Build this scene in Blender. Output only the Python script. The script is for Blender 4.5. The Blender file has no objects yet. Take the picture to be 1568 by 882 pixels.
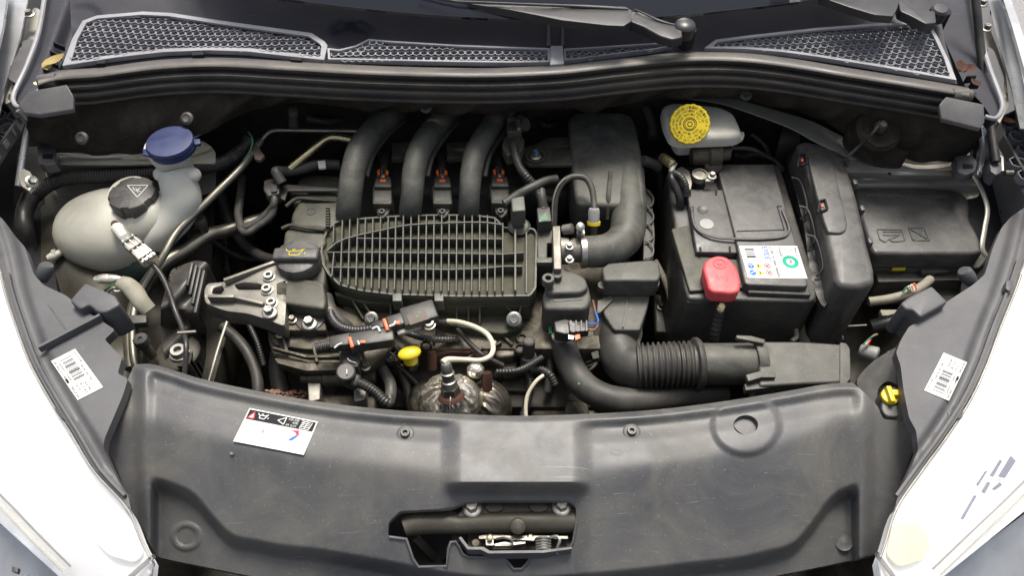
import bpy, bmesh, math, random
import numpy as np
from mathutils import Vector, Matrix
from mathutils.geometry import delaunay_2d_cdt
R = math.radians
random.seed(7)
S = bpy.context.scene
COL = S.collection

# ------------------------------------------------------------------ camera, light, exposure
FPX = 1184.0                      # focal length in pixels of a 1568 px wide frame
PITCH = R(52)                     # looking down into the bay
CAM = Vector((0.0, -0.55, 0.83))  # z = 0 is the top of the front panel, the road is 0.78 m below
cd = bpy.data.cameras.new('camera'); cam = bpy.data.objects.new('camera', cd); COL.objects.link(cam)
cd.sensor_width = 36.0; cd.lens = 36.0*FPX/1568.0
cd.clip_start = 0.01; cd.clip_end = 200
cam.location = CAM; cam.rotation_euler = (math.pi/2-PITCH, 0, 0)
S.camera = cam
SUN_EL, SUN_AZ = R(66), R(10)     # hazy sun high behind the car
world = bpy.data.worlds.new('World'); S.world = world; world.use_nodes = True
wn = world.node_tree; wn.nodes.clear()
sky = wn.nodes.new('ShaderNodeTexSky'); sky.sky_type = 'NISHITA'; sky.sun_disc = False
sky.sun_elevation = SUN_EL; sky.sun_rotation = SUN_AZ; sky.dust_density = 5.0; sky.air_density = 1.0; sky.ozone_density = 1.0
bg = wn.nodes.new('ShaderNodeBackground'); bg.inputs['Strength'].default_value = 0.105
ow = wn.nodes.new('ShaderNodeOutputWorld')
bw = wn.nodes.new('ShaderNodeRGBToBW'); hz_ = wn.nodes.new('ShaderNodeMix'); hz_.data_type = 'RGBA'; hz_.inputs[0].default_value = 0.58
tn = wn.nodes.new('ShaderNodeMix'); tn.data_type = 'RGBA'; tn.blend_type = 'MULTIPLY'; tn.inputs[0].default_value = 1.0; tn.inputs[7].default_value = (1.04, 1.0, 0.93, 1)
wn.links.new(sky.outputs[0], bw.inputs[0]); wn.links.new(bw.outputs[0], tn.inputs[6])      # thin overcast: the blue is mostly veiled
wn.links.new(sky.outputs[0], hz_.inputs[6]); wn.links.new(tn.outputs[2], hz_.inputs[7]); wn.links.new(hz_.outputs[2], bg.inputs[0]); wn.links.new(bg.outputs[0], ow.inputs[0])
sl = bpy.data.lights.new('sun', 'SUN'); sl.energy = 2.0; sl.angle = R(20); sl.color = (1.0, 0.95, 0.86)
sun = bpy.data.objects.new('sun', sl); COL.objects.link(sun)
sd = Vector((math.sin(SUN_AZ)*math.cos(SUN_EL), math.cos(SUN_AZ)*math.cos(SUN_EL), math.sin(SUN_EL)))
sun.rotation_euler = sd.to_track_quat('Z', 'Y').to_euler()
S.render.engine = 'CYCLES'
S.view_settings.view_transform = 'Standard'; S.view_settings.look = 'None'
S.view_settings.exposure = 1.4; S.view_settings.gamma = 1.0
S.view_settings.use_curve_mapping = False

# ------------------------------------------------------------------ calibration of the place from the photograph
CX = Vector((1, 0, 0)); CF = Vector((0, math.cos(PITCH), -math.sin(PITCH))); CU = Vector((0, math.sin(PITCH), math.cos(PITCH)))
def ray(px, py): return CX*((px-784.0)/FPX) - CU*((py-441.0)/FPX) + CF
def W(px, py, z):
    d = ray(px, py); return CAM + d*((z-CAM.z)/d.z)
def WY(px, py, y):
    d = ray(px, py); return CAM + d*((y-CAM.y)/d.y)
def ppm(p): return FPX/((p-CAM).dot(CF))          # pixels per metre at a point
def mpx(n, px, py, z): return n/ppm(W(px, py, z))  # n pixels in metres there
Z = Vector((0, 0, 1))

# ------------------------------------------------------------------ object bookkeeping
WL = {}
def thing(name, label, cat, at, group=None):
    o = bpy.data.objects.new(name, None); COL.objects.link(o); o.empty_display_size = 0.02
    o.location = at; WL[o.name] = Vector(at); o['label'] = label; o['category'] = cat
    if group: o['group'] = group
    return o
def mk(name, g, mat, parent=None, smooth=40, label=None, cat=None, group=None, kind=None):
    v, f = g
    v = [Vector(p) for p in v]
    n = len(v)
    c = Vector((sum(p.x for p in v)/n, sum(p.y for p in v)/n, min(p.z for p in v)))
    me = bpy.data.meshes.new(name)
    me.from_pydata([tuple(p-c) for p in v], [], [tuple(q) for q in f]); me.validate(); me.update()
    if isinstance(mat, (list, tuple)):
        for m in mat: me.materials.append(m)
    else: me.materials.append(mat)
    if smooth:
        me.shade_smooth()
        me.set_sharp_from_angle(angle=R(smooth))
    o = bpy.data.objects.new(name, me); COL.objects.link(o)
    WL[o.name] = c
    if parent: o.parent = parent; o.location = c - WL[parent.name]
    else: o.location = c
    if label: o['label'] = label
    if cat: o['category'] = cat
    if group: o['group'] = group
    if kind: o['kind'] = kind
    return o
def copy_thing(o, delta, label, scale=1.0):
    c = o.copy(); COL.objects.link(c); c.location = o.location + delta; c['label'] = label; c.scale = (scale,)*3
    WL[c.name] = Vector(c.location)
    for ch in o.children:
        d = ch.copy(); COL.objects.link(d); d.parent = c
        for g in ch.children:
            e = g.copy(); COL.objects.link(e); e.parent = d
    return c

# ------------------------------------------------------------------ geometry (every maker returns (verts, faces) in world metres)
def join(*gs):
    V, F = [], []
    for v, f in gs:
        k = len(V); V += list(v); F += [tuple(i+k for i in q) for q in f]
    return V, F
def bm_to(bm):
    bm.verts.index_update()
    r = ([v.co.copy() for v in bm.verts], [tuple(v.index for v in f.verts) for f in bm.faces]); bm.free(); return r
def bevel(g, w, seg=2, ang=30, sel=None):
    bm = bmesh.new(); vs = [bm.verts.new(p) for p in g[0]]
    for q in g[1]:
        try: bm.faces.new([vs[i] for i in q])
        except ValueError: pass
    bm.normal_update()
    es = [e for e in bm.edges if len(e.link_faces) == 2 and e.calc_face_angle(0) > R(ang) and (sel is None or sel(e))]
    bmesh.ops.bevel(bm, geom=es, offset=w, segments=seg, profile=0.5, affect='EDGES', clamp_overlap=True)
    return bm_to(bm)
def fillet(pts, r, seg=4):
    out = []; n = len(pts)
    rr = r if isinstance(r, (list, tuple)) else [r]*n
    for i in range(n):
        a, b, c = pts[i-1], pts[i], pts[(i+1) % n]
        u = (a-b); w = (c-b); lu, lw = u.length, w.length
        if lu < 1e-7 or lw < 1e-7: continue
        u /= lu; w /= lw
        d = min(rr[i], lu*0.45, lw*0.45)
        if d < 1e-5 or u.dot(w) < -0.995: out.append(b.copy()); continue
        p0, p1 = b+u*d, b+w*d
        for k in range(seg+1):
            t = k/seg; out.append(p0*(1-t)**2 + b*(2*t*(1-t)) + p1*t*t)
    return out
def ccw(pts):
    a = sum(pts[i].x*pts[(i+1) % len(pts)].y - pts[(i+1) % len(pts)].x*pts[i].y for i in range(len(pts)))
    return pts if a > 0 else pts[::-1]
def P3(pts, z):
    out = []
    for i, p in enumerate(pts):
        zz = p[2] if len(p) > 2 else (z(p[0], p[1]) if callable(z) else z)
        out.append(W(p[0], p[1], zz))
    return out
def offs(pts, d):
    """offset a CCW outline outward by d in plan"""
    n = len(pts); o = []
    for i in range(n):
        a, b, c = pts[i-1], pts[i], pts[(i+1) % n]
        e1 = Vector((b.x-a.x, b.y-a.y, 0)); e2 = Vector((c.x-b.x, c.y-b.y, 0))
        if e1.length < 1e-9: e1 = e2
        if e2.length < 1e-9: e2 = e1
        e1.normalize(); e2.normalize()
        n1 = Vector((e1.y, -e1.x, 0)); n2 = Vector((e2.y, -e2.x, 0)); m = n1+n2
        if m.length < 1e-6: m = n1
        m.normalize(); k = max(0.4, m.dot(n1)); o.append(b + m*(d/k))
    return o
def prism(pts, ztop, h, r=0.004, b=0.003, taper=0.0, seg=3, zbot=None, fseg=4):
    """pixels outline of the TOP face at ztop, extruded down by h; r plan fillet, b top edge bevel"""
    top = ccw(P3(pts, ztop))
    if r: top = fillet(top, r, fseg)
    bot = offs(top, taper); n = len(top)
    bot = [Vector((p.x, p.y, (zbot if zbot is not None else p.z-h))) for p in bot]
    g = (top+bot, [tuple(range(n)), tuple(range(2*n-1, n-1, -1))] + [(i, n+i, n+(i+1) % n, (i+1) % n) for i in range(n)])
    if b:
        tz = set(range(n))
        bm = bmesh.new(); vs = [bm.verts.new(p) for p in g[0]]
        for q in g[1]: bm.faces.new([vs[i] for i in q])
        bm.normal_update()
        ts = set(vs[:n]); es = [e for e in bm.edges if e.verts[0] in ts and e.verts[1] in ts]
        bmesh.ops.bevel(bm, geom=es, offset=b, segments=seg, profile=0.5, affect='EDGES', clamp_overlap=True)
        bmesh.ops.triangulate(bm, faces=[f for f in bm.faces if len(f.verts) > 4], quad_method='BEAUTY', ngon_method='EAR_CLIP')
        g = bm_to(bm)
    return g
def box(c, sx, sy, sz, ax=None, b=0.0, seg=2):
    """box centred at c; ax = 3x3 axes (columns) or None"""
    m = ax if ax else Matrix.Identity(3)
    vs = [Vector(c)+m@Vector((x*sx/2, y*sy/2, z*sz/2)) for z in (-1, 1) for y in (-1, 1) for x in (-1, 1)]
    g = (vs, [(0, 2, 3, 1), (4, 5, 7, 6), (0, 1, 5, 4), (2, 6, 7, 3), (0, 4, 6, 2), (1, 3, 7, 5)])
    return bevel(g, b, seg) if b else g
def axes(x, up=Z):
    x = Vector(x).normalized(); y = Vector(up).cross(x)
    if y.length < 1e-5: y = Vector((0, 1, 0))
    y.normalize(); z = x.cross(y); return Matrix((x, y, z)).transposed()
def bar(a, b_, w, h, bev=0.0, seg=2, up=Z):
    a, b_ = Vector(a), Vector(b_); return box((a+b_)/2, (b_-a).length, w, h, axes(b_-a, up), bev, seg)
def crom(pts, n=8, closed=False):
    pts = [Vector(p) for p in pts]; out = []; N = len(pts)
    for i in range(N if closed else N-1):
        if closed: p0, p1, p2, p3 = pts[i-1], pts[i], pts[(i+1) % N], pts[(i+2) % N]
        else: p0, p1, p2, p3 = pts[max(i-1, 0)], pts[i], pts[i+1], pts[min(i+2, N-1)]
        for k in range(n):
            t = k/n
            out.append(0.5*((2*p1)+(p2-p0)*t+(2*p0-5*p1+4*p2-p3)*t*t+(3*p1-p0-3*p2+p3)*t**3))
    if not closed: out.append(pts[-1].copy())
    return out
def resample(pts, step):
    L = [0.0]
    for a, b in zip(pts, pts[1:]): L.append(L[-1]+(b-a).length)
    n = max(2, int(round(L[-1]/step))); out = []; j = 0
    for k in range(n+1):
        s = L[-1]*k/n
        while j < len(L)-2 and L[j+1] < s: j += 1
        t = (s-L[j])/max(1e-9, L[j+1]-L[j]); out.append(pts[j].lerp(pts[j+1], min(1, t)))
    return out
def sweep(path, rad, seg=14, flat=1.0, caps=True, up=Z):
    """tube along world points; rad number or list; flat squashes vertically"""
    n = len(path); V, F = [], []
    t0 = (path[1]-path[0]).normalized(); nrm = up - t0*up.dot(t0)
    if nrm.length < 0.05: nrm = Vector((0, 1, 0)) - t0*t0.y
    nrm.normalize()
    for i in range(n):
        t = (path[min(i+1, n-1)]-path[max(i-1, 0)]).normalized()
        nrm = (nrm - t*nrm.dot(t)).normalized(); bn = t.cross(nrm)
        r = rad[i] if isinstance(rad, (list, tuple)) else rad
        for k in range(seg):
            a = 2*math.pi*k/seg; V.append(path[i] + bn*(math.cos(a)*r) + nrm*(math.sin(a)*r*flat))
    for i in range(n-1):
        for k in range(seg):
            a, b = i*seg+k, i*seg+(k+1) % seg; F.append((a, b, b+seg, a+seg))
    if caps: F.append(tuple(range(seg-1, -1, -1))); F.append(tuple(range((n-1)*seg, n*seg)))
    return V, F
def tube(pts, rpx, seg=14, n=8, flat=1.0, caps=True):
    """pts (px,py,z[,rpx]) ; rpx in photo pixels at each point"""
    ws = [W(p[0], p[1], p[2]) for p in pts]
    rs = [(p[3] if len(p) > 3 else rpx)/ppm(w) for p, w in zip(pts, ws)]
    path = crom(ws, n); rr = []
    m = len(ws)
    for i in range(len(path)):
        t = i/n; j = min(int(t), m-2); u = t-j; u = u*u*(3-2*u); rr.append(rs[j]*(1-u)+rs[j+1]*u)
    return sweep(path, rr, seg, flat, caps)
def ctube(pts, rpx, pitch=0.004, amp=0.12, seg=14, sharp=False):
    ws = [W(p[0], p[1], p[2]) for p in pts]
    rs = [(p[3] if len(p) > 3 else rpx)/ppm(w) for p, w in zip(pts, ws)]
    path = resample(crom(ws, 10), pitch/4); m = len(path); rr = []
    for i in range(m):
        t = i/(m-1)*(len(ws)-1); j = min(int(t), len(ws)-2); u = t-j; r = rs[j]*(1-u)+rs[j+1]*u
        rr.append(r*(1 + amp*(0.5 if i % 4 in (1, 2) else -0.5)))
    return sweep(path, rr, seg)
def lathe(c, prof, axis=Z, seg=24, rot=0.0, lob=None, caps=True):
    """prof [(r,h)] along axis from c; lob(a) multiplies radius"""
    ax = Vector(axis).normalized(); x = Vector((1, 0, 0)) - ax*ax.x
    if x.length < 0.1: x = Vector((0, 1, 0)) - ax*ax.y
    x.normalize(); y = ax.cross(x); V, F = [], []
    for r, h in prof:
        for k in range(seg):
            a = 2*math.pi*k/seg+rot; q = r*(lob(a) if lob else 1)
            V.append(Vector(c)+ax*h+x*(math.cos(a)*q)+y*(math.sin(a)*q))
    for i in range(len(prof)-1):
        for k in range(seg):
            a, b = i*seg+k, i*seg+(k+1) % seg; F.append((a, b, b+seg, a+seg))
    if caps: F.append(tuple(range(seg-1, -1, -1))); F.append(tuple(range((len(prof)-1)*seg, len(prof)*seg)))
    return V, F
def bolt(c, r, axis=Z, washer=True, h=None):
    """hex head on a flange, c at the seat, r flange radius"""
    h = h or r*0.9
    g = lathe(c, [(r, 0), (r, r*0.16), (r*0.9, r*0.24), (r*0.66, r*0.28)], axis, 20)
    g2 = lathe(Vector(c)+Vector(axis).normalized()*r*0.2, [(r*0.62, 0), (r*0.62, h*0.7), (r*0.54, h*0.82), (r*0.38, h*0.8), (r*0.34, h*0.7)], axis, 6, 0.3)
    return join(g, g2) if washer else g2
def torx(c, r, axis=Z):
    return join(lathe(c, [(r*1.25, 0), (r*1.25, r*0.15), (r, r*0.2), (r, r*0.75), (r*0.9, r*0.9), (r*0.5, r*0.9), (r*0.45, r*0.3)], axis, 24))
def arr(pts): return np.array([[p.x, p.y] for p in pts])
def inside(P, poly):
    """vectorised even-odd test; P (n,2), poly (m,2)"""
    x, y = P[:, 0], P[:, 1]; r = np.zeros(len(P), bool); m = len(poly)
    for i in range(m):
        x1, y1 = poly[i-1]; x2, y2 = poly[i]
        if y1 == y2: continue
        c = ((y1 > y) != (y2 > y)) & (x < (x2-x1)*(y-y1)/(y2-y1)+x1); r ^= c
    return r
def densify(poly, step):
    out = []; n = len(poly)
    for i in range(n):
        a = np.array(poly[i], float)[:2]; b = np.array(poly[(i+1) % n], float)[:2]; L = np.hypot(*(b-a)); k = max(1, int(round(L/step)))
        for j in range(k): out.append(tuple(a+(b-a)*j/k))
    return out
def pfil(poly, r, seg=4):
    return [(p.x, p.y) for p in fillet([Vector((a[0], a[1], 0)) for a in poly], r, seg)]
def psm(poly, n=6, closed=True):
    return [(p.x, p.y) for p in crom([Vector((a[0], a[1], 0)) for a in poly], n, closed)]
def sheet(poly, zf, holes=(), res=6, t=0.003, bottom=False, jit=0.0):
    """pressed / moulded panel: outline in photo pixels, height zf(px,py) metres, thickness t"""
    polys = [densify(poly, res)]+[densify(h, res) for h in holes]
    A = [np.array(p) for p in polys]
    lo, hi = A[0].min(0), A[0].max(0)
    gx, gy = np.meshgrid(np.arange(lo[0], hi[0], res), np.arange(lo[1], hi[1], res*0.87))
    gx[1::2] += res/2
    G = np.stack([gx.ravel(), gy.ravel()], 1)
    ok = inside(G, A[0])
    for h in A[1:]: ok &= ~inside(G, h)
    G = G[ok]
    B = np.concatenate(A)
    keep = np.ones(len(G), bool)
    for k in range(0, len(G), 4000):
        d = ((G[k:k+4000, None, :]-B[None])**2).sum(2).min(1); keep[k:k+4000] = d > (res*0.55)**2
    G = G[keep]
    verts = [Vector(p) for p in B]+[Vector(p) for p in G]
    edges = []; k = 0
    for a in A:
        n = len(a); edges += [(k+i, k+(i+1) % n) for i in range(n)]; k += n
    vo, eo, fo, *_ = delaunay_2d_cdt(verts, edges, [], 0, 1e-4, False)
    PV = np.array([[p.x, p.y] for p in vo]); T = np.array([list(f) for f in fo])
    C = PV[T].mean(1); ok = inside(C, A[0])
    for h in A[1:]: ok &= ~inside(C, h)
    T = T[ok]
    V = [W(p[0], p[1], zf(p[0], p[1])) for p in PV]; F = []
    cnt = {}
    for f in T:
        a, b, c = V[f[0]], V[f[1]], V[f[2]]
        f = tuple(int(i) for i in f)
        if (b.x-a.x)*(c.y-a.y)-(b.y-a.y)*(c.x-a.x) < 0: f = f[::-1]
        F.append(f)
        for i in range(3):
            e = (f[i], f[(i+1) % 3]); cnt[e] = 1
    bd = [e for e in cnt if (e[1], e[0]) not in cnt]
    n = len(V); idx = {}
    for a, b in bd:
        for i in (a, b):
            if i not in idx: idx[i] = len(V); V.append(V[i]-Z*t)
    for a, b in bd: F.append((b, a, idx[a], idx[b]))
    if bottom:
        m = {}
        def bi(i):
            if i in idx: return idx[i]
            if i not in m: m[i] = len(V); V.append(V[i]-Z*t)
            return m[i]
        F += [(bi(f[2]), bi(f[1]), bi(f[0])) for f in list(F) if len(f) == 3]
    return V, F
def curve(pts):
    """piecewise smooth y(x) through pixel points"""
    xs = np.array([p[0] for p in pts], float); ys = np.array([p[1] for p in pts], float)
    m = np.gradient(ys, xs)
    def f(x):
        if x <= xs[0]: return float(ys[0]+m[0]*(x-xs[0]))
        if x >= xs[-1]: return float(ys[-1]+m[-1]*(x-xs[-1]))
        i = int(np.searchsorted(xs, x)-1); h = xs[i+1]-xs[i]; t = (x-xs[i])/h
        return float((2*t**3-3*t*t+1)*ys[i]+(t**3-2*t*t+t)*h*m[i]+(-2*t**3+3*t*t)*ys[i+1]+(t**3-t*t)*h*m[i+1])
    return f
def ss(a, b, x):
    t = (x-a)/(b-a); t = 0 if t < 0 else 1 if t > 1 else t; return t*t*(3-2*t)
def gridmesh(rows, closed=False):
    """rows: list of equal-length lists of Vectors"""
    n = len(rows[0]); V = [p for r in rows for p in r]; F = []
    for i in range(len(rows)-1):
        for k in range(n-1): F.append((i*n+k, (i+1)*n+k, (i+1)*n+k+1, i*n+k+1))
    return V, F
def ellipsoid(c, rx, ry, rz, nu=28, nv=18, disp=None, tilt=None):
    V, F = [], []; m = tilt or Matrix.Identity(3)
    for i in range(nv+1):
        th = math.pi*i/nv
        for k in range(nu):
            a = 2*math.pi*k/nu; d = Vector((math.sin(th)*math.cos(a), math.sin(th)*math.sin(a), math.cos(th)))
            s = disp(d) if disp else 1
            V.append(Vector(c)+m@Vector((d.x*rx*s, d.y*ry*s, d.z*rz*s)))
    for i in range(nv):
        for k in range(nu):
            a, b = i*nu+k, i*nu+(k+1) % nu; F.append((a, a+nu, b+nu, b))
    return V, F

# ------------------------------------------------------------------ flat print on labels
_fc = {}
def text_mesh(s, bold=False):
    if s in _fc: return _fc[s]
    cu = bpy.data.curves.new('t', 'FONT'); cu.body = s; cu.resolution_u = 2
    if bold: cu.offset = 0.02
    o = bpy.data.objects.new('t', cu); COL.objects.link(o)
    bpy.context.view_layer.update()
    me = bpy.data.meshes.new_from_object(o)
    v = [p.co.copy() for p in me.vertices]; f = [tuple(p.vertices) for p in me.polygons]
    bpy.data.objects.remove(o); bpy.data.curves.remove(cu); bpy.data.meshes.remove(me)
    x0 = min(p.x for p in v); x1 = max(p.x for p in v); y0 = min(p.y for p in v); y1 = max(p.y for p in v)
    v = [((p.x-x0)/(x1-x0), (p.y-y0)/(y1-y0)) for p in v]
    _fc[s] = (v, f, (x1-x0)/(y1-y0)); return _fc[s]
class Quad:
    """flat printable area; corners TL,TR,BR,BL in world; u right, v down, 0..1"""
    def __init__(s, c, lift=0.0003): s.c = c; s.n = ((c[3]-c[0]).cross(c[1]-c[0])).normalized(); s.l = lift
    def at(s, u, v, k=1):
        a = s.c[0].lerp(s.c[1], u); b = s.c[3].lerp(s.c[2], u); return a.lerp(b, v)+s.n*(s.l*k)
    def poly(s, pts, k=1): 
        g = [s.at(u, v, k) for u, v in pts]; f = tuple(range(len(g)))
        nn = Vector((0, 0, 0))
        for i in range(len(g)): nn += (g[i]-g[0]).cross(g[(i+1) % len(g)]-g[0])
        return (g, [f if nn.dot(s.n) > 0 else f[::-1]])
    def rect(s, u0, v0, u1, v1, k=1): return s.poly([(u0, v0), (u1, v0), (u1, v1), (u0, v1)], k)
    def line(s, a, b, w, k=1):
        a = np.array(a, float); b = np.array(b, float); ku = (s.c[1]-s.c[0]).length; kv = (s.c[3]-s.c[0]).length
        d = (b-a)*np.array([ku, kv]); d /= np.hypot(*d); n = np.array([-d[1]/ku, d[0]/kv])*w/2
        return s.poly([tuple(a+n), tuple(b+n), tuple(b-n), tuple(a-n)], k)
    def ring(s, u, v, r0, r1, k=1, n=24):
        ku = (s.c[1]-s.c[0]).length; kv = (s.c[3]-s.c[0]).length; gs = []
        for i in range(n):
            a, b = 2*math.pi*i/n, 2*math.pi*(i+1)/n
            P = lambda r, t: (u+r*math.cos(t)/ku, v+r*math.sin(t)/kv)
            gs.append(s.poly([P(r1, a), P(r1, b), P(r0, b), P(r0, a)] if r0 > 0 else [P(r1, a), P(r1, b), (u, v)], k))
        return join(*gs)
    def text(s, st, u0, v0, u1, v1, rot=0, k=1):
        """fits the words in the box; rot 0 normal, 90 reads downwards, 180 upside down, 270 reads upwards"""
        v, f, _ = text_mesh(st); P = []
        for a, b in v:
            b = 1-b
            if rot == 90: a, b = 1-b, a
            elif rot == 180: a, b = 1-a, 1-b
            elif rot == 270: a, b = b, 1-a
            P.append(s.at(u0+(u1-u0)*a, v0+(v1-v0)*b, k))
        if f:
            q = f[0]; nn = (P[q[1]]-P[q[0]]).cross(P[q[2]]-P[q[0]])
            if nn.dot(s.n) < 0: f = [x[::-1] for x in f]
        return P, f

# ------------------------------------------------------------------ materials
def mat(name, base, rough=0.5, metal=0.0, dust=None, dustamt=0.0, dscale=18, bump=0.15, bscale=900, scratch=0.0, var=0.25, spec=0.5, coat=0.0, trans=0.0, bdist=0.0004, keep=False):
    m = bpy.data.materials.new(name); m.use_nodes = True; nt = m.node_tree; N = nt.nodes; L = nt.links
    p = N['Principled BSDF']
    if keep: pass
    else: base = tuple(c*0.84 for c in base); dust = tuple(c*0.84 for c in dust) if dust else None; spec *= 0.8
    p.inputs['Roughness'].default_value = rough; p.inputs['Metallic'].default_value = metal
    p.inputs['Specular IOR Level'].default_value = spec; p.inputs['Coat Weight'].default_value = coat
    p.inputs['Subsurface Weight'].default_value = trans
    if trans: p.inputs['Subsurface Radius'].default_value = (0.01, 0.009, 0.007)
    tc = N.new('ShaderNodeTexCoord')
    def noise(sc, det=6, rg=0.6, vec=None, dist=0.0):
        n = N.new('ShaderNodeTexNoise'); n.inputs['Scale'].default_value = sc; n.inputs['Detail'].default_value = det
        n.inputs['Roughness'].default_value = rg; n.inputs['Distortion'].default_value = dist
        L.new(vec if vec else tc.outputs['Object'], n.inputs['Vector']); return n.outputs['Fac']
    def ramp(src, a, b, va=0.0, vb=1.0):
        r = N.new('ShaderNodeMapRange'); r.inputs['From Min'].default_value = a; r.inputs['From Max'].default_value = b
        r.inputs['To Min'].default_value = va; r.inputs['To Max'].default_value = vb; L.new(src, r.inputs['Value']); return r.outputs['Result']
    def mix(fac, a, b):
        x = N.new('ShaderNodeMix'); x.data_type = 'RGBA'
        if isinstance(fac, float): x.inputs[0].default_value = fac
        else: L.new(fac, x.inputs[0])
        for i, c in ((6, a), (7, b)):
            if isinstance(c, tuple): x.inputs[i].default_value = (*c, 1)
            else: L.new(c, x.inputs[i])
        return x.outputs[2]
    b0 = tuple(min(1, c*(1-var)) for c in base); b1 = tuple(min(1, c*(1+var)) for c in base)
    n1 = noise(dscale*0.8, 5); col = mix(ramp(n1, 0.3, 0.7), b0, b1)
    rg = ramp(noise(dscale*2.2, 6), 0.25, 0.75, max(0.03, rough-0.1), min(1, rough+0.1))
    if dust:
        d = ramp(noise(dscale, 10, 0.72, dist=0.8), 0.40, 0.66, dustamt*0.15, dustamt)
        col = mix(d, col, dust)
        sp = ramp(noise(420, 2, 0.5), 0.66, 0.74, 0, min(1, dustamt*1.2))
        col = mix(sp, col, tuple(min(1, c*1.5) for c in dust))
        mr = N.new('ShaderNodeMath'); mr.operation = 'ADD'; mr.use_clamp = True
        L.new(rg, mr.inputs[0]); mm = N.new('ShaderNodeMath'); mm.operation = 'MULTIPLY'; mm.inputs[1].default_value = 0.35
        L.new(d, mm.inputs[0]); L.new(mm.outputs[0], mr.inputs[1]); rg = mr.outputs[0]
    if scratch:
        for rot, sx in ((0.5, 14), (-0.9, 11), (1.5, 9)):
            mp = N.new('ShaderNodeMapping'); mp.inputs['Rotation'].default_value = (0, 0, rot); mp.inputs['Scale'].default_value = (sx, 420, 60)
            L.new(tc.outputs['Object'], mp.inputs['Vector'])
            s1 = ramp(noise(1.0, 2, 0.5, mp.outputs[0], 0.3), 0.70, 0.76, 0, scratch)
            s2 = N.new('ShaderNodeMath'); s2.operation = 'MULTIPLY'; L.new(s1, s2.inputs[0]); L.new(ramp(noise(9, 3), 0.45, 0.65), s2.inputs[1])
            col = mix(s2.outputs[0], col, (0.32, 0.32, 0.34))
    L.new(col, p.inputs['Base Color']); L.new(rg, p.inputs['Roughness'])
    if bump:
        bn = N.new('ShaderNodeBump'); bn.inputs['Strength'].default_value = bump; bn.inputs['Distance'].default_value = bdist
        L.new(noise(bscale, 3), bn.inputs['Height']); L.new(bn.outputs[0], p.inputs['Normal'])
    return m
DB = (0.16, 0.145, 0.11)   # brown road dust
DO = (0.15, 0.145, 0.085)  # olive dust
M = {}
M['panel']   = mat('dark_grey_moulded_plastic', (0.058, 0.060, 0.068), 0.43, dust=(0.18, 0.17, 0.14), dustamt=0.45, dscale=9, scratch=0.3, bump=0.3, bscale=1400)
M['bracket'] = mat('headlamp_bracket_plastic', (0.064, 0.065, 0.073), 0.48, dust=(0.16, 0.155, 0.14), dustamt=0.22, dscale=14, bump=0.35, bscale=1200)
M['scuttle'] = mat('scuttle_plastic', (0.012, 0.0125, 0.02), 0.55, spec=0.35, dust=(0.06, 0.06, 0.08), dustamt=0.22, dscale=8, scratch=0.15, bump=0.25)
M['grille']  = mat('sky_sheen_grille_plastic', (0.23, 0.23, 0.25), 0.4, dust=(0.22, 0.22, 0.23), dustamt=0.25, dscale=20, bump=0.1)  # dark plastic lightened: the sky sheen is put into its base colour
M['seal']    = mat('rubber_seal', (0.058, 0.058, 0.062), 0.38, dust=(0.19, 0.16, 0.115), dustamt=0.42, dscale=9, bump=0.2)
M['felt']    = mat('bulkhead_felt', (0.017, 0.014, 0.0125), 0.9, dust=DB, dustamt=0.2, dscale=16, bump=0.8, bscale=350, spec=0.15, bdist=0.001)
M['black']   = mat('black_plastic', (0.028, 0.028, 0.029), 0.42, dust=DB, dustamt=0.3, dscale=22, scratch=0.1)
M['blackold'] = mat('dusty_black_plastic', (0.022, 0.022, 0.02), 0.5, dust=DO, dustamt=0.42, dscale=24, scratch=0.12)
M['duct']    = mat('grey_black_duct_plastic', (0.038, 0.038, 0.038), 0.5, dust=(0.165, 0.163, 0.125), dustamt=0.55, dscale=15, scratch=0.4, bump=0.35)
M['olive']   = mat('dusty_manifold_plastic', (0.030, 0.029, 0.022), 0.55, spec=0.3, dust=(0.105, 0.10, 0.06), dustamt=0.6, dscale=22)
M['ribs']    = mat('manifold_rib_plastic', (0.055, 0.058, 0.052), 0.45, dust=(0.15, 0.15, 0.11), dustamt=0.45, dscale=30)
M['rubber']  = mat('black_rubber', (0.03, 0.03, 0.03), 0.5, dust=DB, dustamt=0.3, dscale=20, bump=0.2)
M['wire']    = mat('black_wire_sleeve', (0.016, 0.016, 0.018), 0.38, dust=DB, dustamt=0.16, dscale=40)
M['dark']    = mat('grimy_dark_metal', (0.024, 0.022, 0.019), 0.6, 0.3, dust=DB, dustamt=0.3, dscale=20, bump=0.5, bscale=200)
M['alu']     = mat('cast_aluminium', (0.26, 0.25, 0.225), 0.5, 0.75, dust=(0.12, 0.105, 0.08), dustamt=0.5, dscale=20, bump=0.5, bscale=500)
M['aludark'] = mat('stained_cast_aluminium', (0.12, 0.108, 0.085), 0.52, 0.6, dust=(0.035, 0.03, 0.02), dustamt=0.8, dscale=26, bump=0.8, bscale=300)
M['steel']   = mat('zinc_plated_steel', (0.38, 0.37, 0.34), 0.38, 0.9, dust=DB, dustamt=0.2, dscale=60)
M['pipe']    = mat('plated_pipe', (0.25, 0.24, 0.20), 0.36, 0.9, dust=DB, dustamt=0.4, dscale=25)
M['brass']   = mat('yellow_passivated_pipe', (0.52, 0.46, 0.27), 0.25, 0.95, dust=DB, dustamt=0.25, dscale=40)
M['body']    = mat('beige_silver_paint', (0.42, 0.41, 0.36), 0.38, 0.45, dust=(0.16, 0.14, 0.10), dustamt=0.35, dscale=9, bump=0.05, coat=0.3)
M['bodydark'] = mat('overspray_painted_sheet', (0.040, 0.037, 0.028), 0.5, 0.2, dust=(0.11, 0.10, 0.075), dustamt=0.45, dscale=10)
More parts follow.
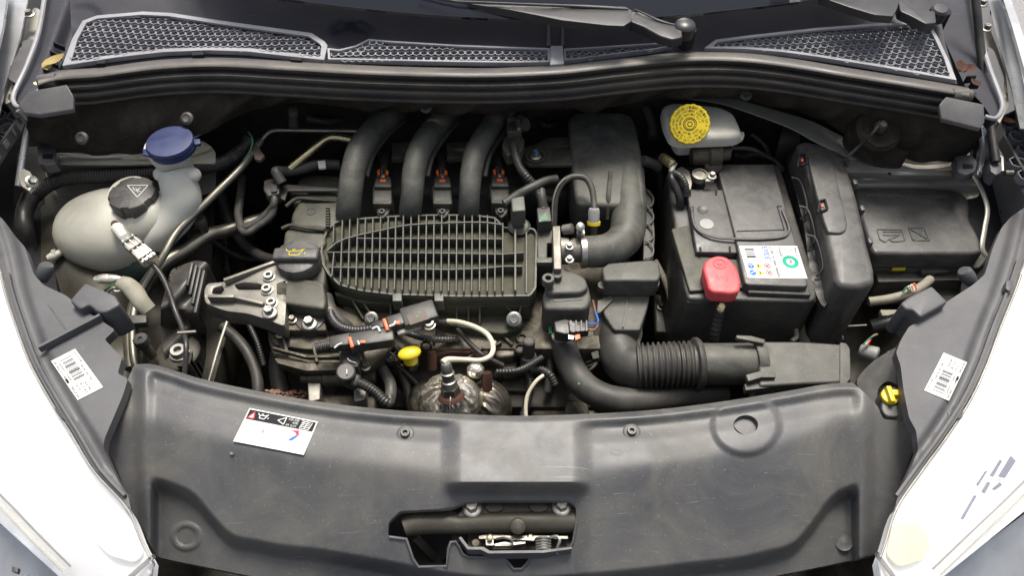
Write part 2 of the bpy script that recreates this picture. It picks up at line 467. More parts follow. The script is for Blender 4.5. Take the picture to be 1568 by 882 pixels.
M['silver']  = mat('silver_car_paint', (0.42, 0.43, 0.45), 0.3, 0.6, dust=(0.2, 0.2, 0.2), dustamt=0.12, dscale=10, bump=0.03, coat=0.6)
M['tank']    = mat('milky_plastic', (0.50, 0.495, 0.44), 0.42, dust=(0.27, 0.25, 0.18), dustamt=0.5, dscale=14, bump=0.05, trans=0.25, var=0.06)
M['neck']    = mat('white_plastic', (0.54, 0.54, 0.49), 0.4, dust=(0.33, 0.31, 0.25), dustamt=0.18, dscale=20, bump=0.05, trans=0.2, var=0.05)
M['fluid']   = mat('coolant_filled_plastic', (0.03, 0.055, 0.05), 0.3, dust=DB, dustamt=0.1)
M['blue']    = mat('blue_cap_plastic', (0.012, 0.024, 0.095), 0.42, dust=(0.05, 0.055, 0.09), dustamt=0.35, dscale=30, scratch=0.1)
M['yellow']  = mat('yellow_plastic', (0.66, 0.50, 0.015), 0.38, dust=(0.4, 0.33, 0.08), dustamt=0.15, dscale=40, var=0.06)
M['red']     = mat('red_plastic', (0.60, 0.045, 0.06), 0.42, dust=(0.5, 0.2, 0.18), dustamt=0.35, dscale=30, var=0.08)
M['orange']  = mat('orange_plastic', (0.6, 0.11, 0.025), 0.45, var=0.08)
M['green']   = mat('green_mark', (0.03, 0.16, 0.07), 0.5)
M['white']   = mat('white_label', (0.55, 0.55, 0.54), 0.6, dust=(0.6, 0.6, 0.55), dustamt=0.15, var=0.02, bump=0)
M['ink']     = mat('black_ink', (0.015, 0.015, 0.018), 0.7, spec=0.2, bump=0)
M['greyink'] = mat('grey_ink', (0.06, 0.06, 0.065), 0.7, spec=0.2, bump=0)
M['blueink'] = mat('blue_ink', (0.04, 0.14, 0.50), 0.7, spec=0.2, bump=0)
M['tealink'] = mat('teal_ink', (0.02, 0.32, 0.20), 0.7, spec=0.2, bump=0)
M['redink']  = mat('red_ink', (0.6, 0.04, 0.06), 0.7, spec=0.2, bump=0)
M['yelink']  = mat('yellow_ink', (0.55, 0.45, 0.03), 0.7, spec=0.2, bump=0)
M['rust']    = mat('rusty_iron', (0.055, 0.024, 0.017), 0.8, 0.2, dust=(0.10, 0.045, 0.028), dustamt=0.6, dscale=60, bump=0.8, bscale=500)
M['louvre']  = mat('reflection_blue_louvre', (0.10, 0.115, 0.21), 0.4, bump=0)  # dark blue of the reflections is painted into the slats' colour
M['cream']   = mat('cream_cable', (0.55, 0.52, 0.4), 0.5, dust=(0.3, 0.27, 0.18), dustamt=0.25, dscale=60, var=0.06)
M['lamp']    = mat('blown_white_reflector', (0.97, 0.97, 0.97), 0.4, 0.0, bump=0, var=0.01, keep=True)  # matte near-white, the burnt-out glare of the lamp put into the colour
M['greyplas'] = mat('light_grey_plastic', (0.26, 0.265, 0.26), 0.45, dust=DB, dustamt=0.2)
M['conduit'] = mat('faded_grey_tape', (0.23, 0.215, 0.17), 0.6, dust=DB, dustamt=0.3, dscale=40)
M['leaf']    = mat('dry_leaf', (0.3, 0.26, 0.08), 0.6, dust=(0.3, 0.14, 0.06), dustamt=0.6, dscale=60)
M['brown']   = mat('brown_plastic', (0.055, 0.036, 0.028), 0.5, dust=DB, dustamt=0.2)
M['road']    = mat('pale_asphalt', (0.20, 0.20, 0.205), 0.85, dust=(0.32, 0.31, 0.30), dustamt=0.6, dscale=120, bump=1.0, bscale=180, bdist=0.003)
M['satin']   = mat('satin_black_cap', (0.040, 0.040, 0.043), 0.42, dust=(0.17, 0.16, 0.135), dustamt=0.38, dscale=34)
M['copper']  = mat('copper_fins', (0.28, 0.15, 0.10), 0.5, 0.5, bump=1, bscale=600)
def foil_mat(nm='heat_shield_foil', c=(0.86, 0.80, 0.68), r=0.22):
    m = mat(nm, c, r, 0.85, dust=(0.45, 0.38, 0.26), dustamt=0.15, dscale=30, bump=0)
    nt = m.node_tree; p = nt.nodes['Principled BSDF']; tc = nt.nodes.new('ShaderNodeTexCoord')
    v = nt.nodes.new('ShaderNodeTexVoronoi'); v.inputs['Scale'].default_value = 60; v.feature = 'DISTANCE_TO_EDGE'
    n = nt.nodes.new('ShaderNodeTexNoise'); n.inputs['Scale'].default_value = 55; n.inputs['Detail'].default_value = 5; n.inputs['Distortion'].default_value = 2.0
    b = nt.nodes.new('ShaderNodeBump'); b.inputs['Strength'].default_value = 0.05; b.inputs['Distance'].default_value = 0.003
    a = nt.nodes.new('ShaderNodeMath'); a.operation = 'MULTIPLY_ADD'; a.inputs[1].default_value = 0.6
    nt.links.new(tc.outputs['Object'], v.inputs['Vector']); nt.links.new(tc.outputs['Object'], n.inputs['Vector'])
    nt.links.new(v.outputs['Distance'], a.inputs[0]); nt.links.new(n.outputs['Fac'], a.inputs[2])
    nt.links.new(a.outputs[0], b.inputs['Height']); nt.links.new(b.outputs[0], p.inputs['Normal']); return m
M['foil'] = foil_mat()
M['foildull'] = foil_mat('sooty_foil', (0.22, 0.20, 0.17), 0.36)
M['chrome'] = mat('lamp_bowl_chrome', (0.95, 0.92, 0.80), 0.12, 1.0, bump=0, var=0.01, keep=True)
M['lampwarm'] = mat('warm_lamp_reflector', (0.80, 0.74, 0.50), 0.35, 0.3, bump=0, var=0.04, keep=True)
M['greypanel'] = mat('grey_flap_plastic', (0.065, 0.065, 0.07), 0.45, dust=(0.18, 0.17, 0.15), dustamt=0.3)
M['wiper'] = mat('wiper_black', (0.016, 0.016, 0.019), 0.34, dust=(0.10, 0.10, 0.11), dustamt=0.12)
def glass_mat(name, tint, clear, rough=0.05):
    m = bpy.data.materials.new(name); m.use_nodes = True; nt = m.node_tree; N = nt.nodes
    p = N['Principled BSDF']; p.inputs['Base Color'].default_value = (*tint, 1); p.inputs['Roughness'].default_value = rough
    t = N.new('ShaderNodeBsdfTransparent'); x = N.new('ShaderNodeMixShader'); f = N.new('ShaderNodeFresnel'); f.inputs[0].default_value = 1.45
    a = N.new('ShaderNodeMath'); a.operation = 'ADD'; a.use_clamp = True; a.inputs[1].default_value = 1-clear
    nt.links.new(f.outputs[0], a.inputs[0]); nt.links.new(a.outputs[0], x.inputs[0])
    nt.links.new(t.outputs[0], x.inputs[1]); nt.links.new(p.outputs[0], x.inputs[2])
    nt.links.new(x.outputs[0], N['Material Output'].inputs[0]); return m
M['lens'] = glass_mat('clear_lamp_lens', (0.9, 0.9, 0.9), 0.9)
M['screen'] = glass_mat('windscreen_glass', (0.012, 0.014, 0.022), 0.25, 0.06)
# ================================================================== THE SETTING: road
g = sheet([(-9000, -9000), (9000, -9000), (9000, 9000), (-9000, 9000)], lambda x, y: 0, res=1e6) if False else None
mk('ground', ([Vector((-15, -12, -0.78)), Vector((15, -12, -0.78)), Vector((15, 18, -0.78)), Vector((-15, 18, -0.78))], [(0, 1, 2, 3)]), M['road'], smooth=0, kind='structure')

# ================================================================== CAR BODY
car = thing('car_body', 'silver car body around the open engine bay, with wings, gutters and bulkhead', 'car', (0, 0.45, -0.6))
# dark bulkhead, floor and side walls of the bay
mk('bulkhead', box((0, 0.515, -0.24), 1.36, 0.012, 0.56), M['felt'], car)
mk('undertray', box((0, 0.16, -0.53), 1.40, 0.74, 0.012), M['dark'], car)
for s in (-1, 1):
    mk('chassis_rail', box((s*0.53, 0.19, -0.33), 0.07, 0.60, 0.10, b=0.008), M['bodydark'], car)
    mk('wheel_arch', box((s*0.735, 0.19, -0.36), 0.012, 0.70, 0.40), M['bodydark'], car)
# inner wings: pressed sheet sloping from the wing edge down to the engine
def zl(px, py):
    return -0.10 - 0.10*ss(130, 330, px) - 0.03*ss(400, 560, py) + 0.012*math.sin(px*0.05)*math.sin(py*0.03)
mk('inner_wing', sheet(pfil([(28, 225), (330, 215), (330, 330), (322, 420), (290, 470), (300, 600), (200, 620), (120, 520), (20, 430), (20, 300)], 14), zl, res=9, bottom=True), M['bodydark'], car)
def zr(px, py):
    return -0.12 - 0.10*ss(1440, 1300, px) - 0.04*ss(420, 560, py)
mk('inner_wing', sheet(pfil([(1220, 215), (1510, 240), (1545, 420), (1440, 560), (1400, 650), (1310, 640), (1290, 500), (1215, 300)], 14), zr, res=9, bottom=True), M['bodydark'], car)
# strut tower tops: bright painted ledges below the bulkhead felt
mk('strut_tower', sheet(pfil([(70, 232), (150, 238), (235, 234), (310, 214), (330, 230), (330, 290), (300, 300), (90, 300), (70, 270)], 8),
   lambda x, y: -0.012 - 0.055*ss(250, 262, y) + 0.006*math.sin((x-90)*0.02) - 0.01*ss(262, 300, y), res=5, bottom=True), M['body'], car)
mk('strut_tower', sheet(pfil([(1285, 232), (1310, 232), (1400, 258), (1470, 262), (1492, 250), (1500, 300), (1460, 310), (1300, 305)], 6),
   lambda x, y: -0.012 - 0.035*ss(262, 272, y - 0.10*(x-1290)*0.3) - 0.02*ss(280, 300, y), res=5, bottom=True), M['body'], car)
# bright crescent flange on the right and thin one on the left
mk('bulkhead_flange', sheet(psm([(1030, 146), (1090, 143), (1150, 158), (1200, 172), (1245, 186), (1300, 214), (1350, 237), (1400, 252), (1450, 250), (1480, 243), (1484, 247), (1430, 258), (1360, 256), (1310, 243), (1254, 219), (1212, 196), (1160, 176), (1105, 158), (1060, 151)], 4),
   lambda x, y: 0.028-0.05*ss(1100, 1400, x), res=5, t=0.002, bottom=True), M['body'], car)
mk('bulkhead_flange', tube([(88, 236, 0.0), (150, 240, 0.0), (235, 233, 0.0), (300, 208, 0.01), (345, 180, 0.02), (385, 158, 0.025), (430, 150, 0.03)], 2.2, 8), M['body'], car)
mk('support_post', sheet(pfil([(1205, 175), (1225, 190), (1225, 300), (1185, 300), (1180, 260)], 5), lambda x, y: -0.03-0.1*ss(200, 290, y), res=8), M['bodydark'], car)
# bracket arm on the right ledge
mk('wing_brace', tube([(1490, 268, -0.01), (1503, 290, -0.02), (1512, 320, -0.03), (1508, 350, -0.04), (1504, 378, -0.05), (1510, 392, -0.06)], 4, 10, flat=0.5), M['body'], car)
# wings (outer skin) and the silver gutter channels beside the scuttle
def wing(P, zf): return sheet(P, zf, res=6, t=0.006, bottom=True)
def side_skin(pts):
    top_ = resample([W(x, y, z) for x, y, z in pts], .03)
    return gridmesh([[p-Z*(.55*k/8)+Vector((math.copysign(.03, p.x)*math.sin(k/8*3.1), 0, 0)) for p in top_] for k in range(9)][::-1])
mk('wing_side', side_skin([(1650, 420, .055), (1602, 200, .085), (1576, 80, .103), (1556, 20, .113), (1537, -30, .115), (1500, -200, .13)]), M['silver'], car, 60)
mk('wing_side', side_skin([(-300, 420, -.045), (-240, 200, -.01), (-190, -30, .015), (-160, -150, .02)]), M['silver'], car, 60)
mk('wing_panel', wing([(-190, -30), (14, -30), (4, 40), (-12, 110), (-30, 200), (-42, 320), (-60, 420), (-300, 420)], lambda x, y: 0.115-0.06*ss(100, 420, y)-0.10*ss(0, -200, x-14+y*0.14)), M['silver'], car)
mk('wing_panel', wing([(1527, -30), (1537, -30), (1556, 20), (1576, 80), (1602, 200), (1650, 420), (1640, 420), (1612, 310), (1592, 200), (1570, 110), (1550, 40)], lambda x, y: 0.115-0.06*ss(100, 420, y)), M['silver'], car)
mk('wing_flange', sheet([(14, -30), (48, -30), (30, 60), (8, 130), (-8, 200), (-30, 200), (-12, 110), (4, 40)], lambda x, y: 0.085-0.03*ss(0, 200, y), res=6, t=0.003, bottom=True), M['silver'], car)
mk('wing_flange', sheet([(1506, -30), (1528, -30), (1550, 40), (1570, 110), (1592, 200), (1562, 196), (1548, 130), (1528, 60)], lambda x, y: 0.085-0.03*ss(0, 200, y), res=6, t=0.003, bottom=True), M['silver'], car)
mk('hinge_pillar', sheet(pfil([(40, 30), (52, 10), (62, 14), (66, 50), (40, 100), (26, 150), (8, 160), (12, 110), (36, 70)], 5), lambda x, y: 0.05, res=5, t=0.03), M['body'], car)
mk('hinge_pillar', sheet(pfil([(1502, 36), (1516, 44), (1530, 80), (1540, 110), (1545, 160), (1530, 190), (1515, 150), (1505, 90)], 5), lambda x, y: 0.05, res=5, t=0.03), M['body'], car)
mk('hinge_cover', sheet(pfil([(34, 62), (52, 58), (40, 100), (26, 128), (12, 120), (18, 90)], 5), lambda x, y: 0.07, res=4, t=0.03), M['bracket'], car)
mk('hinge_cover', sheet(pfil([(1512, 70), (1522, 76), (1538, 120), (1536, 138), (1524, 140), (1512, 108)], 5), lambda x, y: 0.07, res=4, t=0.03), M['bracket'], car)
for (c, z0) in (((46, 22), .078), ((1503, 6), .09), ((1510, 44), .078), ((22, 148), .06)):
    mk('hinge_bolt', bolt(W(c[0], c[1], z0), 0.009), M['steel'], car)
mk('wing_gap_shade', sheet([(1478, -40), (1526, -40), (1560, 60), (1590, 180), (1640, 330), (1640, 440), (1470, 460), (1490, 250)], lambda x, y: -0.10, res=30, t=0.01), M['ink'], car)  # black sheets, here and on the left, stand in for shade inside the wings
mk('wing_gap_shade', sheet([(70, -40), (20, -40), (-10, 60), (-30, 180), (-80, 330), (-80, 440), (90, 460), (60, 250)], lambda x, y: -0.10, res=30, t=0.01), M['ink'], car)
# inner edges running down to the front (silver uprights by the bonnet seals)
mk('upright_rail', tube([(28, 168, 0.06), (44, 185, 0.04), (40, 210, 0.02), (34, 246, 0.0), (28, 285, -0.02)], 5, 10), M['silver'], car)
mk('upright_rail', tube([(1500, 195, 0.05), (1506, 220, 0.03), (1500, 250, 0.0), (1496, 270, -0.01)], 6, 10), M['silver'], car)

# ================================================================== SCUTTLE, GRILLES, SEAL
C = curve([(55, 126), (72, 120), (150, 112), (250, 100), (330, 96), (430, 101), (520, 107), (650, 111), (784, 112), (860, 108), (950, 97), (1050, 88), (1130, 89), (1200, 96), (1300, 112), (1400, 129), (1478, 142), (1500, 146)])
def zs(px, py):
    z = 0.120 + (C(px)-10-py)*0.00035
    d = math.hypot((px-537), (py-57)*1.5)
    z -= 0.005*(1-ss(26, 38, d))
    d2 = math.hypot(px-128, (py-24)*1.5); z -= 0.002*(1-ss(20, 30, d2))
    return z
scut = thing('scuttle_panel', 'dark plastic scuttle panel with honeycomb air grilles below the windscreen', 'scuttle panel', W(784, 70, 0.1))
mk('panel', sheet([(105, -40), (1430, -40), (1446, 60), (1466, 128), (1400, 119), (1300, 100), (1200, 84), (1100, 76), (950, 86), (860, 96), (784, 101), (650, 100), (520, 96), (430, 91), (330, 86), (250, 90), (150, 101), (90, 106), (110, 60)],
   lambda x, y: zs(x, y) - 0.004, res=6, t=0.003, holes=[
   [(112, 98), (135, 38), (225, 28), (300, 36), (470, 60), (488, 72), (484, 88), (400, 80), (300, 76), (180, 86)],
   [(510, 90), (520, 80), (560, 68), (700, 77), (832, 81), (832, 94), (700, 93), (600, 91)],
   [(872, 92), (874, 80), (960, 76), (1000, 74), (950, 82)],
   [(1095, 74), (1150, 62), (1250, 51), (1400, 42), (1418, 48), (1450, 114), (1380, 100), (1300, 88), (1200, 75)]]), M['scuttle'], scut)
mk('grille_shade_box', box((0, 0.505, 0.06), 1.40, 0.13, 0.02), M['ink'], scut)  # black box standing in for the shade beneath the grille holes
def hexgrille(poly, inset_px, solid=(), pitch=0.0113, yoff=0.0, skip=lambda x, y: False):
    """real honeycomb: every cell a ring of wall with depth; plus a moulded frame round it"""
    pw = ccw([W(x, y, zs(x, y)) for x, y in poly])
    A = arr(pw); V, F = [], []
    dy = pitch*0.8660; x0, x1 = A[:, 0].min(), A[:, 0].max(); y0, y1 = A[:, 1].min(), A[:, 1].max()
    inn = offs(pw, -inset_px/950.0); AI = arr(offs(pw, -inset_px/950.0*0.6))
    j = 0; y = y0+yoff
    while y < y1:
        x = x0 + (pitch/2 if j % 2 else 0)
        while x < x1:
            if inside(np.array([[x, y]]), AI)[0]:
                p = Vector((x, y, 0)); d = p-CAM
                # panel height at this point
                # project roughly back to the photograph frame to read the height function
                zc = 0.125
                for _ in range(3):
                    q = Vector((x, y, zc))-CAM; f = q.dot(CF); px_, py_ = 784+q.dot(CX)/f*FPX, 441-q.dot(CU)/f*FPX; zc = zs(px_, py_)
                k = len(V); so = any(math.hypot(px_-a, (py_-b)*1.6) < r for a, b, r in solid)
                for (r, dz) in ((pitch*0.5774, 0.0012), (pitch*0.455, 0.0012), (pitch*0.445, -0.004)):
                    for i in range(6):
                        a = math.pi/6+math.pi*i/3; V.append(Vector((x+r*math.cos(a), y+r*math.sin(a), zc+dz)))
                for i in range(6):
                    i2 = (i+1) % 6
                    F.append((k+i, k+i2, k+6+i2, k+6+i)); F.append((k+6+i, k+6+i2, k+12+i2, k+12+i))
                if so: F.append(tuple(k+12+i for i in range(6)))
            x += pitch
        y += dy; j += 1
    n = len(pw); fr = [p+Z*0.0035 for p in pw]+[p+Z*0.0035 for p in inn]+[p-Z*0.004 for p in pw]+[p+Z*0.0005 for p in inn]
    FF = [(i, (i+1) % n, n+(i+1) % n, n+i) for i in range(n)]+[(2*n+i, 2*n+(i+1) % n, (i+1) % n, i) for i in range(n)]+[(n+i, n+(i+1) % n, 3*n+(i+1) % n, 3*n+i) for i in range(n)]
    return (V, F), (fr, FF)
gl = [(97, 103), (112, 62), (128, 34), (150, 26), (220, 20), (262, 22), (340, 34), (420, 45), (478, 53), (498, 66), (502, 72), (497, 94), (440, 88), (380, 81), (320, 79), (250, 82), (180, 90)]
gc = [(502, 76), (520, 78), (545, 72), (565, 62), (600, 65), (700, 71), (780, 74), (842, 76), (842, 97), (780, 98), (700, 97), (600, 95), (503, 93)]
gr1 = [(864, 77), (960, 71), (1005, 68), (1030, 72), (1000, 78), (950, 84), (864, 95)]
gr2 = [(1078, 76), (1095, 63), (1150, 56), (1250, 45), (1330, 39), (1400, 36), (1424, 40), (1436, 62), (1450, 92), (1463, 125), (1400, 114), (1350, 105), (1300, 97), (1250, 89), (1200, 82), (1140, 77)]
for poly, ins, so in ((gl, 8, ()), (gc, 3.2, ((530, 84, 26), (560, 70, 16), (628, 70, 10), (638, 75, 8))), (gr1, 2.4, ((985, 76, 10),)), (gr2, 5.5, ((1210, 58, 10), (1218, 66, 7), (1405, 48, 16), (1425, 58, 10)))):
    a, b = hexgrille(poly, ins, so)
    gm = mk('grille', a, M['grille'], scut, smooth=20)
    mk('grille_frame', b, M['grille'], gm, smooth=30)
mk('centre_strip', prism([(843, 69), (862, 69), (864, 97), (842, 99)], lambda x, y: zs(x, y)+0.006, 0.008, 0.002, 0.0015), M['grille'], scut)
mk('clip', prism([(292, 79), (310, 78), (312, 83), (294, 84)], 0.128, 0.006, 0.001, 0.001), M['ink'], scut)
mk('clip', prism([(443, 86), (462, 87), (462, 92), (445, 91)], 0.128, 0.006, 0.001, 0.001), M['ink'], scut)
mk('clip', prism([(146, 92), (160, 91), (161, 96), (147, 97)], 0.128, 0.006, 0.001, 0.001), M['ink'], scut)
mk('access_plug', lathe(W(537, 60, 0.117), [(0.026, 0), (0.026, 0.004), (0.0245, 0.005), (0.023, 0.003), (0.0, 0.003)], (0, 0, 1), 36), M['scuttle'], scut)
for s, x0, x1 in ((1, 838, 842), (1, 860, 863)):
    mk('seam', sheet([(x0, 34), (x1, 34), (x1+1, 69), (x0-1, 69)], lambda x, y: zs(x, y)-0.0022, res=8, t=0.002), M['bracket'], scut)
# windscreen and its lower trim
gedge = [(380, -14), (430, -2), (500, 7), (590, 17), (700, 26), (780, 30), (860, 31), (940, 30), (1010, 26), (1080, 20), (1160, 11), (1230, 2), (1290, -8)]
mk('windscreen', sheet([(200, -320), (300, -60)]+[(x, y-1) for x, y in gedge]+[(1380, -60), (1440, -320)], lambda x, y: 0.168+0.0006*(31-y), res=14, t=0.004), M['screen'], None, label='dark lower edge of the windscreen above the scuttle panel', cat='windscreen')
mk('windscreen_trim', tube([(x, y, 0.166+0.0004*(31-y)) for x, y in gedge], 2.2, 6, 4), M['conduit'], scut)
mk('dashboard_ledge', box((0, 0.80, 0.12), 1.3, 0.5, 0.02), M['ink'], scut)

# side gutters: black plastic troughs left and right of the scuttle
gut = thing('gutter_trim', 'black curved gutter trim at the left end of the scuttle panel', 'trim', W(80, 80, 0.08), 'scuttle gutter trims')
mk('trough', sheet([(70, -30), (125, -30), (134, 20), (118, 50), (92, 108), (62, 138), (44, 152), (28, 158), (22, 148), (36, 118), (58, 60)], lambda x, y: 0.10-0.02*ss(40, 70, x-60+y*0.35), res=5, t=0.02), M['scuttle'], gut)
mk('rib_edge', tube([(72, -30, .118), (60, 45, .115), (42, 98, .112), (22, 142, .108), (22, 158, .106), (32, 163, .105), (48, 150, .105), (62, 136, .108)], 3.5, 8), M['grille'], gut)
for i in range(4):
    mk('rib', bar(W(66+i*5.5, 106-i*13, .112), W(84+i*5, 116-i*14, .106), 0.002, 0.01), M['ink'], gut)
gut = thing('gutter_trim', 'black curved gutter trim at the right end of the scuttle panel, holding dry leaves', 'trim', W(1490, 80, 0.08), 'scuttle gutter trims')
mk('trough', sheet([(1428, -30), (1488, -30), (1496, 40), (1512, 100), (1532, 150), (1534, 172), (1520, 182), (1504, 158), (1478, 132), (1462, 96), (1446, 60)], lambda x, y: 0.10-0.02*ss(1480, 1510, x-y*0.35), res=5, t=0.02), M['scuttle'], gut)
mk('rib_edge', tube([(1487, -30, .118), (1497, 40, .115), (1514, 100, .112), (1533, 152, .108), (1533, 170, .106), (1524, 181, .105), (1508, 178, .105)], 3.5, 8), M['grille'], gut)
for i in range(2):
    mk('rib', bar(W(1478+i*7, 122+i*8, .112), W(1492+i*7, 120+i*10, .112), 0.003, 0.012), M['ink'], gut)

# the fluted rubber seal and its end caps
ROWS = [(-9, .118), (-6.5, .1275), (-3, .1325), (1, .1335), (5, .131), (8.5, .124), (10.5, .1165), (12.5, .1165), (15, .1195), (18.5, .1195), (22, .115), (24.5, .107), (26.5, .1065), (29.5, .1085), (33, .1055), (36.5, .0975), (38.5, .0935), (41, .0935), (43.5, .0955), (45.5, .093), (46.5, .086)]
xs = [58+i*(1484-58)/150 for i in range(151)]
def sealrow(dy, z):
    out = []
    for i, x in enumerate(xs):
        xx = x + (14 if dy < 10 else 30)*0 ; out.append(W(xx, C(xx)+dy + 0.5*math.sin(x*0.021), z + 0.0008*math.sin(x*0.05)))
    return out
seal = mk('bonnet_seal', gridmesh([sealrow(a, b) for a, b in ROWS][::-1]), M['seal'], smooth=60, label='long fluted black rubber seal along the front lip of the scuttle', cat='rubber seal')
seal['label'] = 'long fluted black rubber seal along the front lip of the scuttle'
mk('seal_end', lathe(W(66, 124, 0.124), [(0.0085, -0.006), (0.010, 0), (0.010, 0.02)], (1, 0.08, 0), 16), M['seal'], seal)
mk('seal_end', lathe(W(1478, 146, 0.124), [(0.0085, 0.008), (0.010, 0), (0.010, -0.02)], (1, 0.0, 0), 16), M['seal'], seal)
for P, lb in (([(27, 160), (44, 139), (102, 128.5), (112, 146), (112, 167), (61, 175), (37, 172)], 'grey flap of plastic closing the left end of the rubber seal'),
              ([(1438, 160), (1449, 147), (1507, 159), (1508, 186), (1501, 196), (1442, 181)], 'grey flap of plastic closing the right end of the rubber seal')):
    mk('end_flap', prism(P, lambda x, y: 0.137-0.0005*(y-135), 0.006, 0.002, 0.0015, zbot=None), M['greypanel'], label=lb, cat='plastic flap', group='seal end flaps')

# insulating felt hanging below the seal
Bt = curve([(40, 190), (60, 222), (100, 232), (150, 237), (200, 235), (260, 224), (330, 196), (390, 166), (440, 157), (520, 160), (600, 168), (660, 172), (720, 171), (800, 170), (880, 166), (905, 170), (950, 160), (1010, 149), (1060, 146), (1120, 150), (1180, 161), (1240, 176), (1300, 207), (1360, 236), (1420, 248), (1470, 243), (1500, 225)])
def feltrow(t):
    out = []
    for i in range(181):
        x = 44+i*(1502-44)/180; y0 = C(x)+44; y1 = max(Bt(x), y0+8); y = y0+(y1-y0)*t
        zb = 0.035 - 0.04*ss(400, 120, x) - 0.045*ss(1150, 1420, x)
        bul = math.sin(t*math.pi)*0.010*(1+0.5*math.sin(x*0.037)+0.4*math.sin(x*0.09+t*3))
        z = 0.088*(1-t)+zb*t
        w = W(x, y, z); w.y += -bul + 0.003*math.sin(x*0.11+t*7); out.append(w)
    return out
felt = thing('bulkhead_felt', 'dark sound-deadening felt lining hanging on the bulkhead under the seal', 'insulation', W(784, 160, 0.04))
mk('felt_sheet', gridmesh([feltrow(t) for t in (1.0, .97, .93, .85, .75, .65, .55, .45, .35, .25, .15, .07, 0)]), M['felt'], felt, smooth=60)
for x, y in ((653, 153), (903, 142), (1140, 134), (290, 170), (130, 200)):
    mk('fixing_stud', lathe(W(x, y, 0.070)+Vector((0, -0.016, 0)), [(0.0095, -0.004), (0.0095, 0), (0.006, 0.002), (0.004, 0.001), (0, 0.001)], (0, -0.6, 0.8), 18), M['rubber'], felt)
# bulge with the cable grommet on the right
mk('grommet_boss', lathe(W(1347, 196, 0.055), [(0.036, -0.01), (0.036, 0), (0.030, 0.006), (0.027, 0.004), (0.0, 0.004)], (0, -0.55, 0.83), 30), M['felt'], felt)
mk('grommet_boss', lathe(W(1347, 194, 0.062), [(0.010, 0), (0.008, 0.010), (0.004, 0.014), (0.0, 0.014)], (0, -0.55, 0.83), 14), M['rubber'], felt)
mk('felt_fold', sheet(psm([(1300, 190), (1320, 178), (1380, 180), (1395, 205), (1390, 235), (1350, 232), (1310, 210)], 4), lambda x, y: 0.045-0.0006*(y-190), res=6, t=0.03), M['felt'], felt)
mk('felt_clip', lathe(W(1428, 216, 0.02), [(0.010, 0), (0.006, 0.006), (0, 0.006)], (0, -0.5, 0.8), 10), M['greyplas'], felt)
mk('grommet_cable', tube([(1345, 192, .072), (1334, 206, .06), (1315, 224, .035), (1296, 240, .02), (1284, 236, .012)], 2.6, 8), M['wire'], label='thin black cable from the bulkhead grommet to the tall battery side cover', cat='cable')

# ================================================================== FRONT PANEL COVER
Rr = curve([(185, 556), (230, 557), (300, 578), (400, 600), (500, 617), (600, 628), (700, 634), (784, 637), (900, 634), (1000, 628), (1100, 616), (1200, 600), (1290, 586), (1320, 586)])
B1 = curve([(160, 636), (230, 640), (300, 662), (400, 688), (500, 704), (600, 716), (690, 726), (784, 730), (890, 726), (1000, 714), (1100, 698), (1180, 684), (1240, 664), (1290, 642), (1360, 620)])
B2 = curve([(150, 732), (215, 735), (262, 746), (300, 766), (322, 792), (348, 820), (400, 836), (500, 850), (590, 866), (700, 886), (784, 892), (900, 886), (1050, 870), (1170, 852), (1222, 832), (1248, 800), (1272, 768), (1310, 748), (1400, 740)])
def zslam(x, y):
    d = y-Rr(x)
    cen = ss(672, 708, x)*(1-ss(874, 912, x))
    side = ss(222, 240, x)*(1-ss(1300, 1322, x))
    z = -0.010*(1-ss(-2, 9, d))
    z -= 0.0075*ss(8, 24, d)*(1-cen)*side
    z += 0.0035*ss(26, 50, d)*(1-cen)*side
    b1 = B1(x); g = y-b1
    # two slopes meeting at the shelf edge
    z -= 0.00048*((g+math.sqrt(g*g+180))/2)*(1-cen)
    gc_ = y-738; z -= cen*(0.00048*max(0, gc_) + 0.021*ss(738, 762, y))
    z += 0.002*cen*(1-ss(735, 752, y))
    e = y-B2(x); k = ss(-10, 16, e); inner = ss(228, 246, x)*(1-ss(1300, 1318, x))
    z -= 0.024*k*inner
    lft = 214+0.05*max(0, y-700); rgt = 1332-0.03*max(0, y-700)
    z -= 0.010*(1-ss(lft-12, lft+10, x)) + 0.010*ss(rgt-10, rgt+12, x)
    h = math.hypot(x-1142, (y-651)*1.12); z += 0.005*(1-ss(44, 58, h))*ss(0, 12, d)
    h = math.hypot(x-285, (y-822)*1.1); z += 0.0022*(1-ss(22, 26, h)) - 0.0022*(1-ss(14, 17, h))
    return z
out = [(229, 557)]+[(x, Rr(x)) for x in range(250, 1300, 25)]+[(1306, 586), (1322, 600), (1344, 622), (1352, 642), (1388, 645), (1397, 660), (1401, 684), (1390, 712), (1371, 762), (1366, 800), (1356, 846), (1330, 853), (1250, 870), (1180, 884), (1080, 900), (950, 914), (784, 920), (620, 914), (480, 900), (400, 886), (330, 872), (270, 860), (240, 853), (222, 820), (203, 788), (194, 758), (180, 722), (163, 686), (164, 676), (180, 630), (196, 580), (206, 558)]
latch_hole = pfil([(594, 822), (595, 800), (612, 783), (690, 779), (712, 770), (740, 767), (872, 767), (882, 776), (882, 800), (877, 832), (868, 846), (858, 850), (812, 852), (807, 862), (798, 871), (786, 871), (779, 862), (772, 853), (716, 853), (706, 842), (700, 830), (688, 832), (685, 846), (684, 867), (642, 868), (634, 858), (625, 826)], 5)
round_hole = [(1142+19*math.cos(a), 651+15*math.sin(a)) for a in [2*math.pi*i/28 for i in range(28)]]
cover = thing('front_panel_cover', 'large dusty dark grey moulded cover across the front of the engine bay', 'cover', W(784, 700, -0.02))
mk('moulded_shell', sheet(pfil(out, 6), zslam, [latch_hole, round_hole], res=2.7, t=0.007), M['panel'], cover, smooth=50)
def on(x, y, dz=0.001): return W(x, y, zslam(x, y)+dz)
